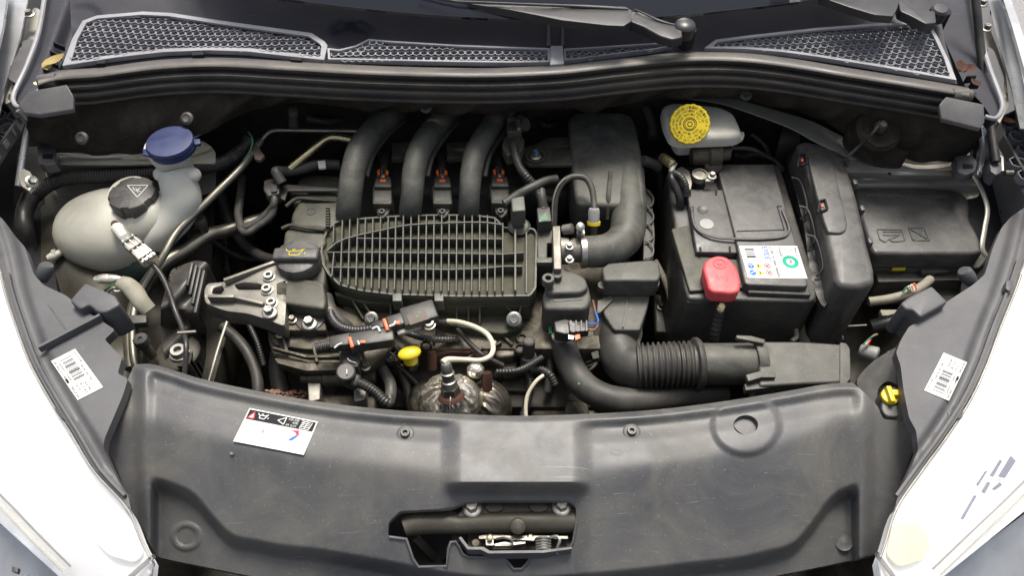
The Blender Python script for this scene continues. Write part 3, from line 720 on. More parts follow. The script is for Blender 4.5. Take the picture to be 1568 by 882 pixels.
for x, y in ((621, 665), (967, 662)):
    s_ = mk('fixing_screw', torx(on(x, y, 0.001), 0.0058), M['black'], cover)
    mk('washer', lathe(on(x, y, -0.001), [(0.0105, 0), (0.0105, 0.002), (0.0095, 0.0028), (0.006, 0.003)], Z, 24), M['panel'], s_)
mk('moulding_mark', lathe(on(356, 694, 0), [(0.003, 0), (0.003, 0.001), (0.002, 0.0003), (0, 0.0003)], Z, 14), M['panel'], cover)
mk('dimple_floor', lathe(on(1142, 651, -0.010), [(0.024, 0), (0.024, 0.001), (0, 0.001)], Z, 28), M['panel'], cover)
mk('dimple_wall', lathe(on(1142, 651, -0.0095), [(0.0172, 0), (0.0172, 0.006)], Z, 28, caps=False), M['panel'], cover)
mk('worn_boss', lathe(on(1291, 829, 0), [(0.012, -0.006), (0.0115, 0.0025), (0.008, 0.0012), (0.004, 0.0022), (0, 0.0022)], (0, -0.42, 0.9), 24), M['panel'], cover)
rp = [(940, 757), (1066, 742), (1070, 768), (944, 788)]
mk('moulded_plate', join(*[bar(on(*rp[i], -0.0002), on(*rp[(i+1) % 4], -0.0002), 0.0007, 0.0007) for i in range(4)]), M['panel'], cover)
mk('moulding_ring', join(*[bar(on(944+9*math.cos(a), 693+4*math.sin(a), 0), on(944+9*math.cos(a+.4), 693+4*math.sin(a+.4), 0), 0.0006, 0.0006) for a in [i*0.4 for i in range(16)]]), M['panel'], cover)
# service label on the cover: printed sheet lying on the moulded shelf
st = [on(382, 625, 0.003), on(487, 646, 0.003), on(465, 697, 0.003), on(357, 676, 0.003)]
stl = thing('service_sticker', 'white service sticker with a black warning band on the left of the front cover', 'sticker', st[3])
Q = Quad(st, 0.0004); mk('paper', Q.rect(0, 0, 1, 1, 0), M['white'], stl, 0)
mk('black_band', Q.rect(.02, .04, .98, .32), M['ink'], stl, 0)
def tri(Q, pts, w, k=1): return join(*[Q.line(pts[i], pts[(i+1) % 3], w, k) for i in range(3)])
def oilcan(Q, u, v, s, k=2, w=0.0011):
    P = lambda a, b: (u+a*s, v+b*s*Q.asp)
    return join(Q.line(P(-.32, -.12), P(.2, -.12), w, k), Q.line(P(.2, -.12), P(.55, -.32), w, k), Q.line(P(.5, -.28), P(.25, .22), w, k), Q.line(P(.25, .22), P(-.32, .22), w, k),
                Q.line(P(-.32, .22), P(-.32, -.12), w, k), Q.line(P(-.32, -.05), P(-.55, -.2), w, k), Q.line(P(-.55, -.2), P(-.55, -.32), w, k), Q.line(P(-.1, -.12), P(-.1, -.25), w, k), Q.line(P(-.2, -.26), P(.02, -.26), w, k), Q.line(P(.62, 0), P(.62, .15), w, k))
Q.asp = 2.0
mk('red_triangle', tri(Q, [(.04, .28), (.13, .28), (.105, .09)], 0.0012, 2), M['redink'], stl, 0)
mk('white_print', join(Q.poly([(.055, .265), (.115, .265), (.10, .13)], 1.6), oilcan(Q, .24, .18, .13), tri(Q, [(.46, .19), (.56, .28), (.565, .07)], 0.0011, 2),
   Q.text('ACEA  A3/B3', .60, .06, .75, .13, 0, 2), Q.text('A5/B5', .67, .15, .75, .21, 0, 2), Q.text('API  SL/CF', .59, .24, .74, .30, 0, 2),
   *[Q.line((.79+.05*0, .30-.22*j/4), (.92, .30-.22*j/4), 0.0009, 2) for j in range(5)], Q.line((.79, .30), (.83, .08), .0009, 2), Q.line((.855, .30), (.88, .08), .0009, 2), Q.line((.92, .30), (.94, .08), .0009, 2)), M['white'], stl, 0)
mk('red_mark', join(Q.poly([(.70, .40), (.80, .36), (.83, .52), (.79, .50), (.775, .44)])), M['redink'], stl, 0)
mk('blue_mark', join(Q.poly([(.79, .50), (.815, .53), (.77, .66), (.72, .70), (.72, .65)]), Q.poly([(.685, .71), (.70, .70), (.70, .73), (.685, .74)])), M['blueink'], stl, 0)
mk('grey_mark', join(Q.line((.33, .52), (.335, .62), .0008), Q.line((.315, .60), (.345, .61), .0008)), M['greyink'], stl, 0)

lipp = [(596, 823), (622, 826), (632, 856), (641, 869), (684, 868), (687, 840), (690, 831), (697, 830), (703, 838), (708, 849), (718, 854), (770, 854), (778, 862), (786, 872), (799, 872), (808, 862), (813, 852), (858, 850), (870, 844), (878, 830), (883, 800)]
mk('opening_lip', sweep([on(x, y, 0.0005) for x, y in lipp], 0.0019, 10), M['bracket'], cover, 60)
# ================================================================== BONNET LATCH in its opening
lat = thing('latch_crossmember', 'brown-grey tubular crossmember seen through the cut-out in the front cover', 'crossmember', W(740, 800, -0.08))
zc = -0.062
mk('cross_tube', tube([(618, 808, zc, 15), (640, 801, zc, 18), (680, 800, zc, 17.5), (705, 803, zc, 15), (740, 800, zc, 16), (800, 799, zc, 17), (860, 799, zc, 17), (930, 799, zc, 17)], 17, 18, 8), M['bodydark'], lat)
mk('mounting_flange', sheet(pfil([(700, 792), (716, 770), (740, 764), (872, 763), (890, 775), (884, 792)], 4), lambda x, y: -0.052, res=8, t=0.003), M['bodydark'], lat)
for x, y in ((723, 779), (860, 777)):
    mk('flange_bolt', bolt(W(x, y, -0.051), 0.0115), M['steel'], lat)
for x in (757, 825):
    mk('pressed_tab', prism([(x-13, 770), (x+13, 770), (x+14, 780), (x+6, 784), (x-8, 784), (x-14, 779)], -0.0485, 0.004, 0.002, 0.0008), M['bodydark'], lat)
mk('latch_eye', join(lathe(W(793, 806, -0.049), [(0.009, -0.004), (0.009, 0.004), (0.006, 0.006), (0, 0.006)], (0, -0.5, 0.8), 18)), M['bodydark'], lat)
mk('lower_gusset', join(bar(W(636, 824, -0.075), W(672, 862, -0.13), 0.010, 0.004), bar(W(700, 824, -0.075), W(672, 862, -0.13), 0.010, 0.004)), M['bodydark'], lat)
mk('opening_shade_box', box(Vector((-0.04, -0.24, -0.155)), 0.42, 0.14, 0.07), M['ink'], lat)  # black box added so the latch opening reads as deep shade
lk = thing('bonnet_latch', 'shiny plated bonnet latch with coiled spring under the brown crossmember', 'latch', W(790, 835, -0.08))
zk = -0.068
mk('latch_plate', prism([(733, 821), (742, 819), (800, 820), (870, 821), (870, 826), (806, 825), (760, 826), (733, 826)], zk+.002, 0.003, 0.001, 0.0005), M['pipe'], lk)
mk('latch_plate', prism([(743, 824), (756, 824), (756, 836), (744, 836)], zk+.001, 0.003, 0.001, 0.0005), M['steel'], lk)
mk('latch_claw', prism([(756, 833), (775, 829), (790, 830), (805, 828), (805, 833), (778, 837), (757, 837)], zk+.006, 0.004, 0.001, 0.0012), M['steel'], lk)
mk('latch_claw', prism([(785, 824), (812, 822), (820, 824), (818, 829), (785, 827)], zk+.009, 0.004, 0.001, 0.0012), M['pipe'], lk)
mk('latch_hook', tube([(760, 826, zk+.006), (772, 824, zk+.01), (784, 828, zk+.01), (782, 835, zk+.008), (768, 836, zk+.008)], 2.0, 8), M['pipe'], lk)
for x_ in (750, 812): mk('latch_rivet', lathe(W(x_, 824, zk+.006), [(.0042, 0), (.004, .002), (.002, .003), (0, .003)], Z, 14), M['brass'], lk)
mk('latch_backplate', prism([(716, 818), (876, 818), (876, 842), (716, 842)], zk-.012, 0.004, 0.001, 0.001), M['dark'], lk)
mk('latch_spring', join(*[sweep([W(821+22*t_/10, 825+i*4.2, zk+.004)+Z*0.004*math.sin(t_/10*math.pi) for t_ in range(11)], 0.0014, 8) for i in range(5)]), M['steel'], lk)
mk('spring_arm', tube([(842, 824, zk+.006), (852, 822, zk+.008), (857, 828, zk+.008), (854, 838, zk+.004), (853, 848, zk)], 2.6, 8), M['steel'], lk)
mk('pivot_pin', lathe(W(730, 848, -0.10), [(0.0055, 0), (0.0055, 0.034), (0.004, 0.036)], (0, 0, 1), 14), M['aludark'], lk)
mk('pivot_pin', lathe(W(832, 846, -0.09), [(0.004, 0), (0.004, 0.02), (0.003, 0.02)], (0, 0, 1), 14), M['steel'], lk)
mk('latch_housing', sheet(pfil([(706, 822), (718, 838), (740, 838), (750, 844), (830, 843), (876, 838), (876, 841), (832, 847), (748, 848), (736, 842), (716, 842), (702, 824)], 2), lambda x, y: -0.058, res=5, t=0.02), M['bracket'], lk)

# ================================================================== HEADLAMPS
Le = curve([(300, -30), (400, 0), (440, 8), (500, 27), (560, 50), (610, 78), (665, 112), (720, 145), (780, 198), (835, 222), (860, 236)])      # x of the inner edge by y
Re = curve([(300, 1590), (400, 1567), (440, 1554), (500, 1530), (560, 1508), (610, 1485), (665, 1450), (720, 1410), (780, 1370), (835, 1352), (860, 1343)])
def zbl(x, y): return 0.012 - 0.012*ss(520, 780, y)
def lamp(side):
    E = Le if side < 0 else Re
    ys = list(range(330, 870, 12))
    inner = [(E(y), y) for y in ys]
    if side < 0:
        P = inner+[(232, 884), (200, 960), (60, 960), (95, 886), (0, 800), (-60, 740), (-160, 600), (-200, 330)]
        u = lambda x, y: E(y)-x
    else:
        P = inner+[(1348, 884), (1370, 960), (1500, 960), (1442, 884), (1568, 782), (1640, 700), (1740, 560), (1780, 330)]
        u = lambda x, y: x-E(y)
    zo = lambda x, y: 0.004-0.012*ss(520, 780, y) - 0.00010*max(0, u(x, y)) - 0.0000004*max(0, u(x, y))**2 - 0.00015*max(0, y-780)
    nm = 'left' if side < 0 else 'right'
    t = thing('headlamp', ('white shining headlamp on the left edge of the picture beside the front cover' if side < 0 else 'white shining headlamp on the right edge with dark louvre marks inside'), 'headlamp', W(60 if side < 0 else 1500, 700, -0.1), 'headlamps')
    mk('lens', sheet(P, zo, res=14, t=0.004), M['lens'], t, 60)
    mk('reflector', sheet([(x+side*2, y) for x, y in P], lambda x, y: zo(x, y)-0.020-0.008*ss(60, 140, u(x, y))+0.003*math.sin(u(x, y)*0.03+y*0.010), res=12, t=0.02), M['lamp'], t, 60)
    mk('lens_rim', tube([(E(y)+side*3, y, zo(E(y)+side*3, y)+0.003) for y in range(420, 860, 14)], 1.8, 8, 2), M['greyplas'] if side < 0 else M['steel'], t)
    return t, zo, u
ll, zoL, uL = lamp(-1); rl, zoR, uR = lamp(1)
# what shows behind the clear lenses: reflector patches, a slatted insert on the right, bright trims
def quadslat(p, z): mk('louvre', prism(p, z, 0.003, 0.0006, 0.0005), M['louvre'], rl)
for p in ([(1530, 728), (1548, 698), (1556, 706), (1540, 731)], [(1520, 748), (1531, 739), (1535, 743), (1525, 750)], [(1517, 727), (1531, 704), (1535, 706), (1522, 729)], [(1504, 752), (1512, 738), (1517, 740), (1509, 755)], [(1496, 741), (1509, 721), (1512, 722), (1499, 743)], [(1472, 793), (1492, 758), (1496, 760), (1476, 795)]):
    quadslat(p, lambda x, y: zoR(x, y)-0.009)
for par, pts, zo in ((rl, [(1610, 712), (1545, 776), (1486, 832), (1436, 880)], zoR), (ll, [(-40, 735), (6, 780), (50, 826), (100, 876)], zoL)):
    mk('chrome_bezel', tube([(x, y, zo(x, y)-.010) for x, y in pts], 4, 10), M['chrome'], par)
    mk('bezel_groove', tube([(x+(-8 if par is rl else 8), y-8, zo(x, y)-.010) for x, y in pts], 1.5, 8), M['greyplas'], par)
mk('warm_reflector', sheet(pfil([(1366, 806), (1392, 786), (1408, 800), (1428, 836), (1412, 858), (1376, 868), (1358, 850)], 8), lambda x, y: zoR(x, y)-.010-0.0001*abs(x-1390), res=6, t=.003), M['lampwarm'], rl)
mk('warm_reflector', sheet(pfil([(208, 800), (184, 778), (160, 790), (140, 822), (166, 850), (206, 862), (220, 848)], 8), lambda x, y: zoL(x, y)-.010-0.0001*abs(x-180), res=6, t=.003), M['lamp'], ll)
mk('lamp_edge', tube([(236, 852, -0.03), (222, 864, -0.035), (200, 884, -0.04), (180, 905, -0.05)], 4, 8), M['steel'], ll)
mk('lamp_edge', tube([(1342, 848, -0.03), (1352, 862, -0.035), (1368, 884, -0.04), (1380, 905, -0.05)], 4, 8), M['steel'], rl)
# bumper corners and dark grille opening below the cover
bump = thing('front_bumper', 'grey painted front bumper corners below the headlamps', 'bumper', W(784, 900, -0.3))
mk('bumper_corner', sheet([(-180, 690), (-60, 745), (0, 803), (52, 846), (96, 888), (60, 960), (-200, 960)], lambda x, y: -0.055-0.0004*max(0, y-760)-0.00022*max(0, 60-x), res=16, t=0.02), M['silver'], bump)
mk('bumper_corner', sheet([(1740, 640), (1640, 705), (1568, 788), (1500, 838), (1436, 888), (1500, 960), (1780, 960)], lambda x, y: -0.055-0.0004*max(0, y-760)-0.00022*max(0, x-1500), res=16, t=0.02), M['silver'], bump)
mk('bumper_skin', gridmesh([[Vector((-.72+1.44*i/40, -.345+.26*abs(-1+i/20)**2.6-.03*math.sin(math.pi*j/12), -.62+.52*j/12)) for i in range(41)] for j in range(13)]), M['silver'], bump, 60)
mk('grille_opening', box(Vector((0, -0.318, -0.115)), 0.9, 0.05, 0.012), M['black'], bump)
mk('bumper_clip', prism([(18, 868), (28, 870), (26, 878), (18, 876)], -0.075, 0.006, 0.001, 0.001), M['black'], bump)

# headlamp brackets (black plastic, each with a bar-code label)
def barcode(Q, u0, v0, u1, v1, n, vertical=True, k=1, seed=1):
    rnd = random.Random(seed); gs = []; t = 0.0
    ws = [rnd.choice([.5, .5, 1, 1.6]) for _ in range(n*2)]; s = sum(ws)
    for i in range(n):
        a = t/s; t += ws[2*i]; b = t/s; t += ws[2*i+1]
        gs.append(Q.rect(u0, v0+(v1-v0)*a, u1, v0+(v1-v0)*b, k) if vertical else Q.rect(u0+(u1-u0)*a, v0, u0+(u1-u0)*b, v1, k))
    return join(*gs)
def bracket_label(parent, quad):
    Q = Quad(quad, 0.0003); lb = mk('bar_code_label', Q.rect(0, 0, 1, 1, 0), M['white'], parent, 0, label='white bar-code label')
    mk('bar_code', barcode(Q, .30, .16, .72, .62, 15, True, 1, 5), M['greyink'], lb, 0)
    mk('small_print', join(Q.text('PPGF30', .04, .70, .13, .96, 90), Q.text('89 902 317 80', .04, .06, .12, .50, 90), Q.rect(.03, .50, .12, .60), Q.text('5A05H / 71600', .17, .12, .24, .58, 90),
       Q.text('ECE', .24, .72, .32, .84, 90), Q.text('DI H7 HB', .88, .06, .94, .32, 90), Q.text('NM 06 OR', .80, .36, .86, .62, 90), Q.text('46', .8, .68, .87, .76, 90), Q.text('A 1 E1', .38, .70, .48, .94, 90), Q.text('4378', .55, .72, .62, .92, 90),
       Q.line((.28, .10), (.74, .10), .0008)), M['ink'], lb, 0)
t = thing('headlamp_bracket', 'black plastic mounting bracket of the left headlamp with a bar-code label', 'bracket', W(100, 560, -0.02), 'headlamp brackets')
def zb(x, y): return 0.010 - 0.014*ss(600, 780, y)
PL = [(-20, 318), (4, 335), (22, 360), (38, 378), (52, 420), (66, 436), (100, 452), (138, 480), (176, 505), (160, 520), (187, 548), (180, 572), (196, 580), (188, 606), (160, 672), (158, 686), (180, 735), (197, 762), (201, 784)]
PL += [(Le(y)+1, y) for y in range(780, 400, -20)]+[(-20, 370)]
mk('bracket_plate', sheet(pfil(PL, 4), lambda x, y: zb(x, y) - 0.004*ss(10, 20, x-Le(y))*(1-ss(26, 38, x-Le(y))), res=4, t=0.014), M['bracket'], t)
mk('raised_rib', bar(W(60, 535, .016), W(155, 485, .016), 0.004, 0.010), M['bracket'], t)
mk('edge_rib', join(*[bar(W(Le(y)+10, y, zb(0, y)+.003), W(Le(y-20)+10, y-20, zb(0, y-20)+.003), 0.003, 0.006) for y in range(760, 420, -20)]), M['bracket'], t)
mk('cup', prism([(106, 460), (130, 432), (176, 452), (184, 466), (162, 478), (150, 478), (135, 466), (122, 474)], 0.024, 0.055, 0.005, 0.003), M['bracket'], t)
mk('bracket_tab', prism([(84, 612), (104, 622), (104, 640), (96, 642), (84, 628)], .006, 0.014, 0.002, 0.001), M['bracket'], t)
mk('tab_slot', prism([(88, 622), (98, 628), (99, 636), (92, 632)], .0065, 0.003, 0, 0), M['steel'], t)
mk('adjuster_stub', lathe(W(64, 428, .0), [(.008, 0), (.010, .01), (.010, .022), (.007, .026), (0, .026)], (0.5, 0.4, 0.7), 16), M['bracket'], t)
bracket_label(t, [W(78, 553, .0108), W(115, 534, .0108), W(158, 593, .0108), W(119, 613, .0108)])
mk('moulded_lettering', join(Quad([W(66, 462, .0104), W(84, 456, .0104), W(122, 508, .0104), W(104, 516, .0104)]).text('>PP-GF30<', .1, .1, .3, .9, 90)), M['panel'], t, 0)
t = thing('headlamp_bracket', 'black plastic mounting bracket of the right headlamp with label and yellow adjuster', 'bracket', W(1450, 560, -0.02), 'headlamp brackets')
PR = [(1600, 290), (1568, 318), (1548, 332), (1534, 348), (1520, 380), (1508, 420), (1490, 436), (1450, 462), (1420, 486), (1392, 500), (1380, 520), (1372, 540), (1379, 560), (1384, 600), (1392, 640), (1403, 660), (1406, 690), (1392, 722), (1374, 762), (1370, 782)]
PR += [(Re(y)-1, y) for y in range(780, 380, -20)]+[(1600, 350)]
mk('bracket_plate', sheet(pfil(PR, 4), lambda x, y: zb(x, y) - 0.004*ss(10, 20, Re(y)-x)*(1-ss(26, 38, Re(y)-x)), res=4, t=0.014), M['bracket'], t)
mk('edge_rib', join(*[bar(W(Re(y)-10, y, zb(0, y)+.003), W(Re(y-20)-10, y-20, zb(0, y-20)+.003), 0.003, 0.006) for y in range(760, 400, -20)]), M['bracket'], t)
mk('cup', prism([(1379, 464), (1392, 454), (1427, 437), (1452, 462), (1424, 478), (1410, 486), (1398, 474), (1388, 474)], 0.024, 0.055, 0.004, 0.003), M['bracket'], t)
mk('adjuster_stub', lathe(W(1488, 432, .0), [(.008, 0), (.010, .01), (.010, .022), (.007, .026), (0, .026)], (-0.6, 0.2, 0.6), 16), M['bracket'], t)
mk('bracket_tab', prism([(1450, 632), (1470, 618), (1476, 624), (1474, 640), (1456, 642)], .006, 0.014, 0.002, 0.001), M['bracket'], t)
mk('tab_slot', prism([(1461, 632), (1468, 624), (1471, 628), (1464, 637)], .0065, 0.003, 0, 0), M['steel'], t)
mk('edge_tab', prism([(1541, 430), (1550, 428), (1553, 440), (1546, 446), (1540, 442)], .02, 0.01, 0.002, 0.001), M['bracket'], t)
mk('adjuster_cup', prism([(1352, 592), (1376, 592), (1379, 638), (1358, 638), (1350, 628)], -.018, 0.03, 0.006, 0.002), M['panel'], t)
ya = mk('adjuster_knob', join(lathe(W(1361, 609, -.017), [(.0105, 0), (.0105, .004), (.009, .005), (0, .005)], Z, 24), box(W(1363, 605, -.009), 0.006, 0.022, 0.008, b=0.001), box(W(1369, 603, -.009), 0.010, 0.008, 0.008, b=0.001)), M['yellow'], t, label='yellow headlamp adjuster')
mk('headlamp_skirt', sheet(psm([(1312, 588), (1330, 560), (1358, 540), (1384, 532), (1388, 590), (1360, 584), (1345, 596), (1340, 618)], 4), lambda x, y: -0.03-0.0004*abs(x-1375), res=6, t=0.01), M['black'], t)
bracket_label(t, [W(1453, 614, .0108), W(1415, 598, .0108), W(1445, 540, .0108), W(1481, 555, .0108)])
# honeycomb brackets at both outer edges
for s, P, lb in ((-1, [(-40, 168), (0, 160), (20, 170), (32, 178), (26, 196), (8, 222), (-40, 300)], 'small black honeycomb bracket at the left edge below the hinge'),
                 (1, [(1530, 186), (1560, 172), (1610, 176), (1620, 260), (1600, 320), (1560, 262), (1534, 215)], 'black honeycomb bracket at the right edge beside the bonnet stay')):
    t = thing('honeycomb_bracket', lb, 'bracket', W(P[0][0], P[0][1], 0.0), 'honeycomb brackets')
    mk('base_plate', sheet(P, lambda x, y: 0.0, res=10, t=0.01), M['bracket'], t)
    xs_ = [p[0] for p in P]; ys_ = [p[1] for p in P]; A = np.array(P, float); gs = []
    for j, yy in enumerate(np.arange(min(ys_), max(ys_), 20)):
        for xx in np.arange(min(xs_)+(13 if j % 2 else 0), max(xs_), 26):
            if inside(np.array([[xx, yy]]), A)[0]:
                c = W(xx, yy, 0.012)
                for i in range(6):
                    a = math.pi/6+math.pi*i/3; b = a+math.pi/3
                    gs.append(bar(c+Vector((.0125*math.cos(a), .0125*math.sin(a), 0)), c+Vector((.0125*math.cos(b), .0125*math.sin(b), 0)), 0.0016, 0.012))
    mk('honeycomb_ribs', join(*gs), M['grille'], t)
    mk('outer_rim', join(*[bar(W(*P[i], 0.010), W(*P[(i+1) % len(P)], 0.010), 0.004, 0.02) for i in range(len(P))]), M['bracket'], t)
# ================================================================== LEFT SIDE: coolant tank, washer filler, hoses, pipes
tk = thing('coolant_tank', 'round milky white coolant expansion tank with a dark screw cap', 'coolant tank', W(172, 350, -0.12))
tc_ = W(174, 352, -0.085)
def tdisp(d): return 1.0 + 0.05*max(0, d.x)*max(0, d.y) + 0.02*math.sin(d.x*5)
mk('upper_shell', ellipsoid(tc_, 0.088, 0.074, 0.062, 40, 24, tdisp), M['tank'], tk, 60)
mk('seam_flange', join(lathe(tc_+Vector((0, -0.004, -0.016)), [(0.0845, -0.002), (0.0885, -0.0025), (0.0885, 0.0025), (0.0845, 0.002)], (0.05, -0.22, 0.97), 48, lob=lambda a: 1-0.14*abs(math.sin(a))**2)), M['tank'], tk)
mk('lower_shell', ellipsoid(tc_+Vector((0.022, -0.006, -0.035)), 0.083, 0.070, 0.055, 36, 18), M['fluid'], tk, 60)
mk('shoulder', tube([(205, 352, -.075, 40), (240, 335, -.06, 38), (262, 318, -.055, 30), (276, 300, -.06, 20)], 38, 24, 8), M['tank'], tk, 60)
mk('filler_neck', lathe(W(212, 318, -0.055), [(0.030, 0), (0.030, 0.04)], Z, 28), M['tank'], tk)
cpos = W(211, 312, -0.036)
def lob(a):
    q = (a*6/(2*math.pi)) % 1.0; return 1.0 - 0.07*(1 if abs(q-0.5) < 0.17 else 0)
cap = mk('screw_cap', lathe(cpos, [(0.0345, 0), (0.0362, 0.003), (0.0362, 0.021), (0.034, 0.025), (0.026, 0.0275), (0.0, 0.028)], Z, 96, 0.25, lambda a: lob(a)), M['satin'], tk, 30)
Q = Quad([W(192, 281, -0.0078), W(230, 281, -0.0078), W(230, 304, -0.0078), W(192, 304, -0.0078)], 0.0003); Q.asp = 1.3
mk('warning_triangle', join(tri(Q, [(.08, .12), (.92, .12), (.48, .9)], 0.0013), Q.line((.40, .3), (.60, .55), .0011), Q.line((.62, .28), (.40, .50), .0011), Q.line((.3, .25), (.38, .48), .0011), Q.line((.52, .6), (.45, .45), .0011)), M['white'], cap, 0)
mk('vent_nipple', tube([(100, 383, -.085, 5), (88, 389, -.08, 5.5), (80, 393, -.08, 6.5), (73, 396, -.08, 5)], 5, 12), M['tank'], tk)
mk('nipple_clip', lathe(W(84, 390, -.081), [(.0085, -.003), (.0085, .003)], (-1, -0.3, 0.1), 16), M['greyplas'], tk)
mk('outlet_boss', tube([(180, 350, -.035, 10), (186, 358, -.028, 8), (192, 366, -.024, 7)], 8, 14), M['neck'], tk)
mk('boss_stain', lathe(W(176, 343, -.029), [(.006, 0), (.005, .003), (0, .003)], (0.2, -.2, 1), 12), M['rust'], tk)

wf = thing('washer_filler', 'white washer fluid filler neck with a blue snap cap at the back left', 'washer filler', W(275, 300, -0.06))
nc = W(266, 248, 0.012)
mk('neck', join(lathe(nc, [(0.0245, -0.02), (0.0255, 0.0), (0.0285, 0.010), (0.0310, 0.022), (0.0322, 0.034)], Z, 32),
   tube([(268, 262, .005, 26), (274, 282, -.01, 28), (278, 305, -.03, 29), (268, 330, -.05, 28), (250, 352, -.065, 26), (235, 368, -.08, 24)], 28, 24, 8)), M['neck'], wf, 60)
mk('neck_bulge', ellipsoid(W(252, 266, 0.006), 0.017, 0.015, 0.012, 18, 12), M['neck'], wf, 60)
mk('neck_bulge', ellipsoid(W(290, 268, 0.002), 0.018, 0.014, 0.013, 18, 12), M['neck'], wf, 60)
bc = W(264, 226, 0.044)
bcap = mk('cap', lathe(bc, [(0.0340, -0.003), (0.0347, 0.0), (0.0347, 0.004), (0.0334, 0.0045), (0.0334, 0.006), (0.0347, 0.0065), (0.0347, 0.0115), (0.0336, 0.0135), (0.031, 0.0140), (0.0, 0.0135)], Z, 48), M['blue'], wf, 40)
mk('pull_tab', prism([(218, 228), (232, 226), (236, 234), (228, 238), (219, 236)], 0.052, 0.003, 0.001, 0.0008), M['blue'], bcap)
mk('hinge_tab', prism([(296, 212), (306, 212), (307, 219), (298, 221)], 0.054, 0.005, 0.001, 0.0008), M['blue'], bcap)

# level sensor plug with cable
sp = thing('sensor_plug', 'shiny foil-grey sensor plug and cable in front of the coolant tank', 'plug', W(215, 385, -0.03))
a, b = W(190, 364, -0.022), W(200, 374, -0.020)
mk('plug_nose', bar(a, b, 0.014, 0.012, 0.002), M['greyplas'], sp)
a, b = W(198, 370, -0.020), W(231, 400, -0.024)
mk('plug_body', bar(a, b, 0.023, 0.016, 0.002), M['foil'], sp)
d = (b-a).normalized(); sde = d.cross(Z).normalized()
for k in (-1, 0, 1):
    mk('plug_rib', bar(a+sde*0.008*k+Z*0.0088, b+sde*0.007*k+Z*0.0088, 0.0022, 0.002), M['steel'], sp)
for k in (0.1, 0.45, 0.9):
    mk('plug_band', bar(a.lerp(b, k)-sde*0.012+Z*0.009, a.lerp(b, k)+sde*0.012+Z*0.009, 0.002, 0.0025), M['black'], sp)
mk('cable', tube([(228, 398, -.03), (246, 420, -.04), (258, 445, -.05), (268, 475, -.06), (280, 505, -.06), (285, 530, -.05), (283, 575, -.07)], 4.2, 10), M['wire'], sp)
mk('cable_tie', join(bar(W(272, 510, -.052), W(300, 508, -.052), 0.003, 0.003)), M['conduit'], sp)

mk('corrugated_conduit', ctube([(40, 372, -.09), (36, 340, -.08), (42, 315, -.07), (58, 295, -.05), (80, 280, -.035), (110, 272, -.03), (160, 269, -.03), (215, 266, -.03), (270, 262, -.03), (320, 255, -.03), (350, 245, -.03), (372, 230, -.03), (384, 212, -.02)], 10.5, 0.0042, 0.14, 14), M['wire'], smooth=50, label='long ribbed black conduit running behind the coolant tank', cat='conduit')
mk('taped_hose', tube([(48, 300, -.05), (38, 325, -.06), (38, 350, -.07), (46, 380, -.1), (60, 420, -.13)], 13, 14), M['wire'], label='taped black hose dropping at the far left behind the headlamp bracket', cat='hose')
for y in (312, 318, 324, 340, 346, 352):
    pass
mk('green_loop_wire', tube([(380, 202, .01), (386, 210, .01), (386, 222, .005), (380, 236, -.005), (374, 243, -.01)], 1.3, 6), M['green'], label='thin green wire loop beside the hanging brown tag', cat='wire')
mk('brown_tag', prism([(384, 222), (392, 220), (405, 238), (398, 245), (390, 243)], .0, 0.006, 0.001, 0.001), M['brown'], label='small brown tag hanging at the end of the conduit', cat='tag')

# metal pipes
mk('steel_pipe', tube([(400, 215, -.02), (370, 256, -.03), (322, 304, -.04), (274, 352, -.05), (250, 392, -.06), (222, 436, -.08), (207, 470, -.09), (203, 510, -.1), (205, 550, -.11), (214, 580, -.12)], 6.0, 12), M['pipe'], label='thin bright steel pipe crossing diagonally beside the coolant tank', cat='pipe')
mk('steel_pipe', tube([(412, 332, -.12), (350, 352, -.11), (320, 360, -.10), (285, 383, -.095), (250, 405, -.095), (222, 440, -.11), (207, 470, -.115), (200, 510, -.12), (202, 565, -.13)], 10.5, 16), M['pipe'], label='thick dull olive metal pipe beneath the thin steel pipe', cat='pipe')
for (x, y, z, lb) in ((308, 344, -.075, 'black capped service valve on the thick pipe near the tank'), (220, 527, -.085, 'black capped service valve near the corner of the front cover')):
    v_ = thing('service_valve', lb, 'valve', W(x, y+12, z-.02), 'service valves')
    mk('valve_stem', lathe(W(x, y, z)-Z*0.03, [(0.008, 0), (0.008, 0.03)], Z, 14), M['pipe'], v_)
    mk('valve_cap', lathe(W(x, y, z), [(0.0105, 0), (0.0108, 0.012), (0.0095, 0.0145), (0.003, 0.0145), (0.002, 0.012), (0, 0.012)], Z, 22, lob=lambda a: 1+0.03*math.cos(a*11)), M['black'], v_)
mk('pipe_clamp', prism([(192, 482), (224, 482), (224, 494), (192, 496)], -.085, 0.012, 0.002, 0.001), M['black'], label='black plastic clip holding the pipes at the left', cat='clip')
mk('lower_steel_pipe', tube([(222, 538, -.10), (224, 560, -.12), (232, 590, -.14)], 6, 10), M['pipe'], label='short steel pipe stub under the front valve', cat='pipe')

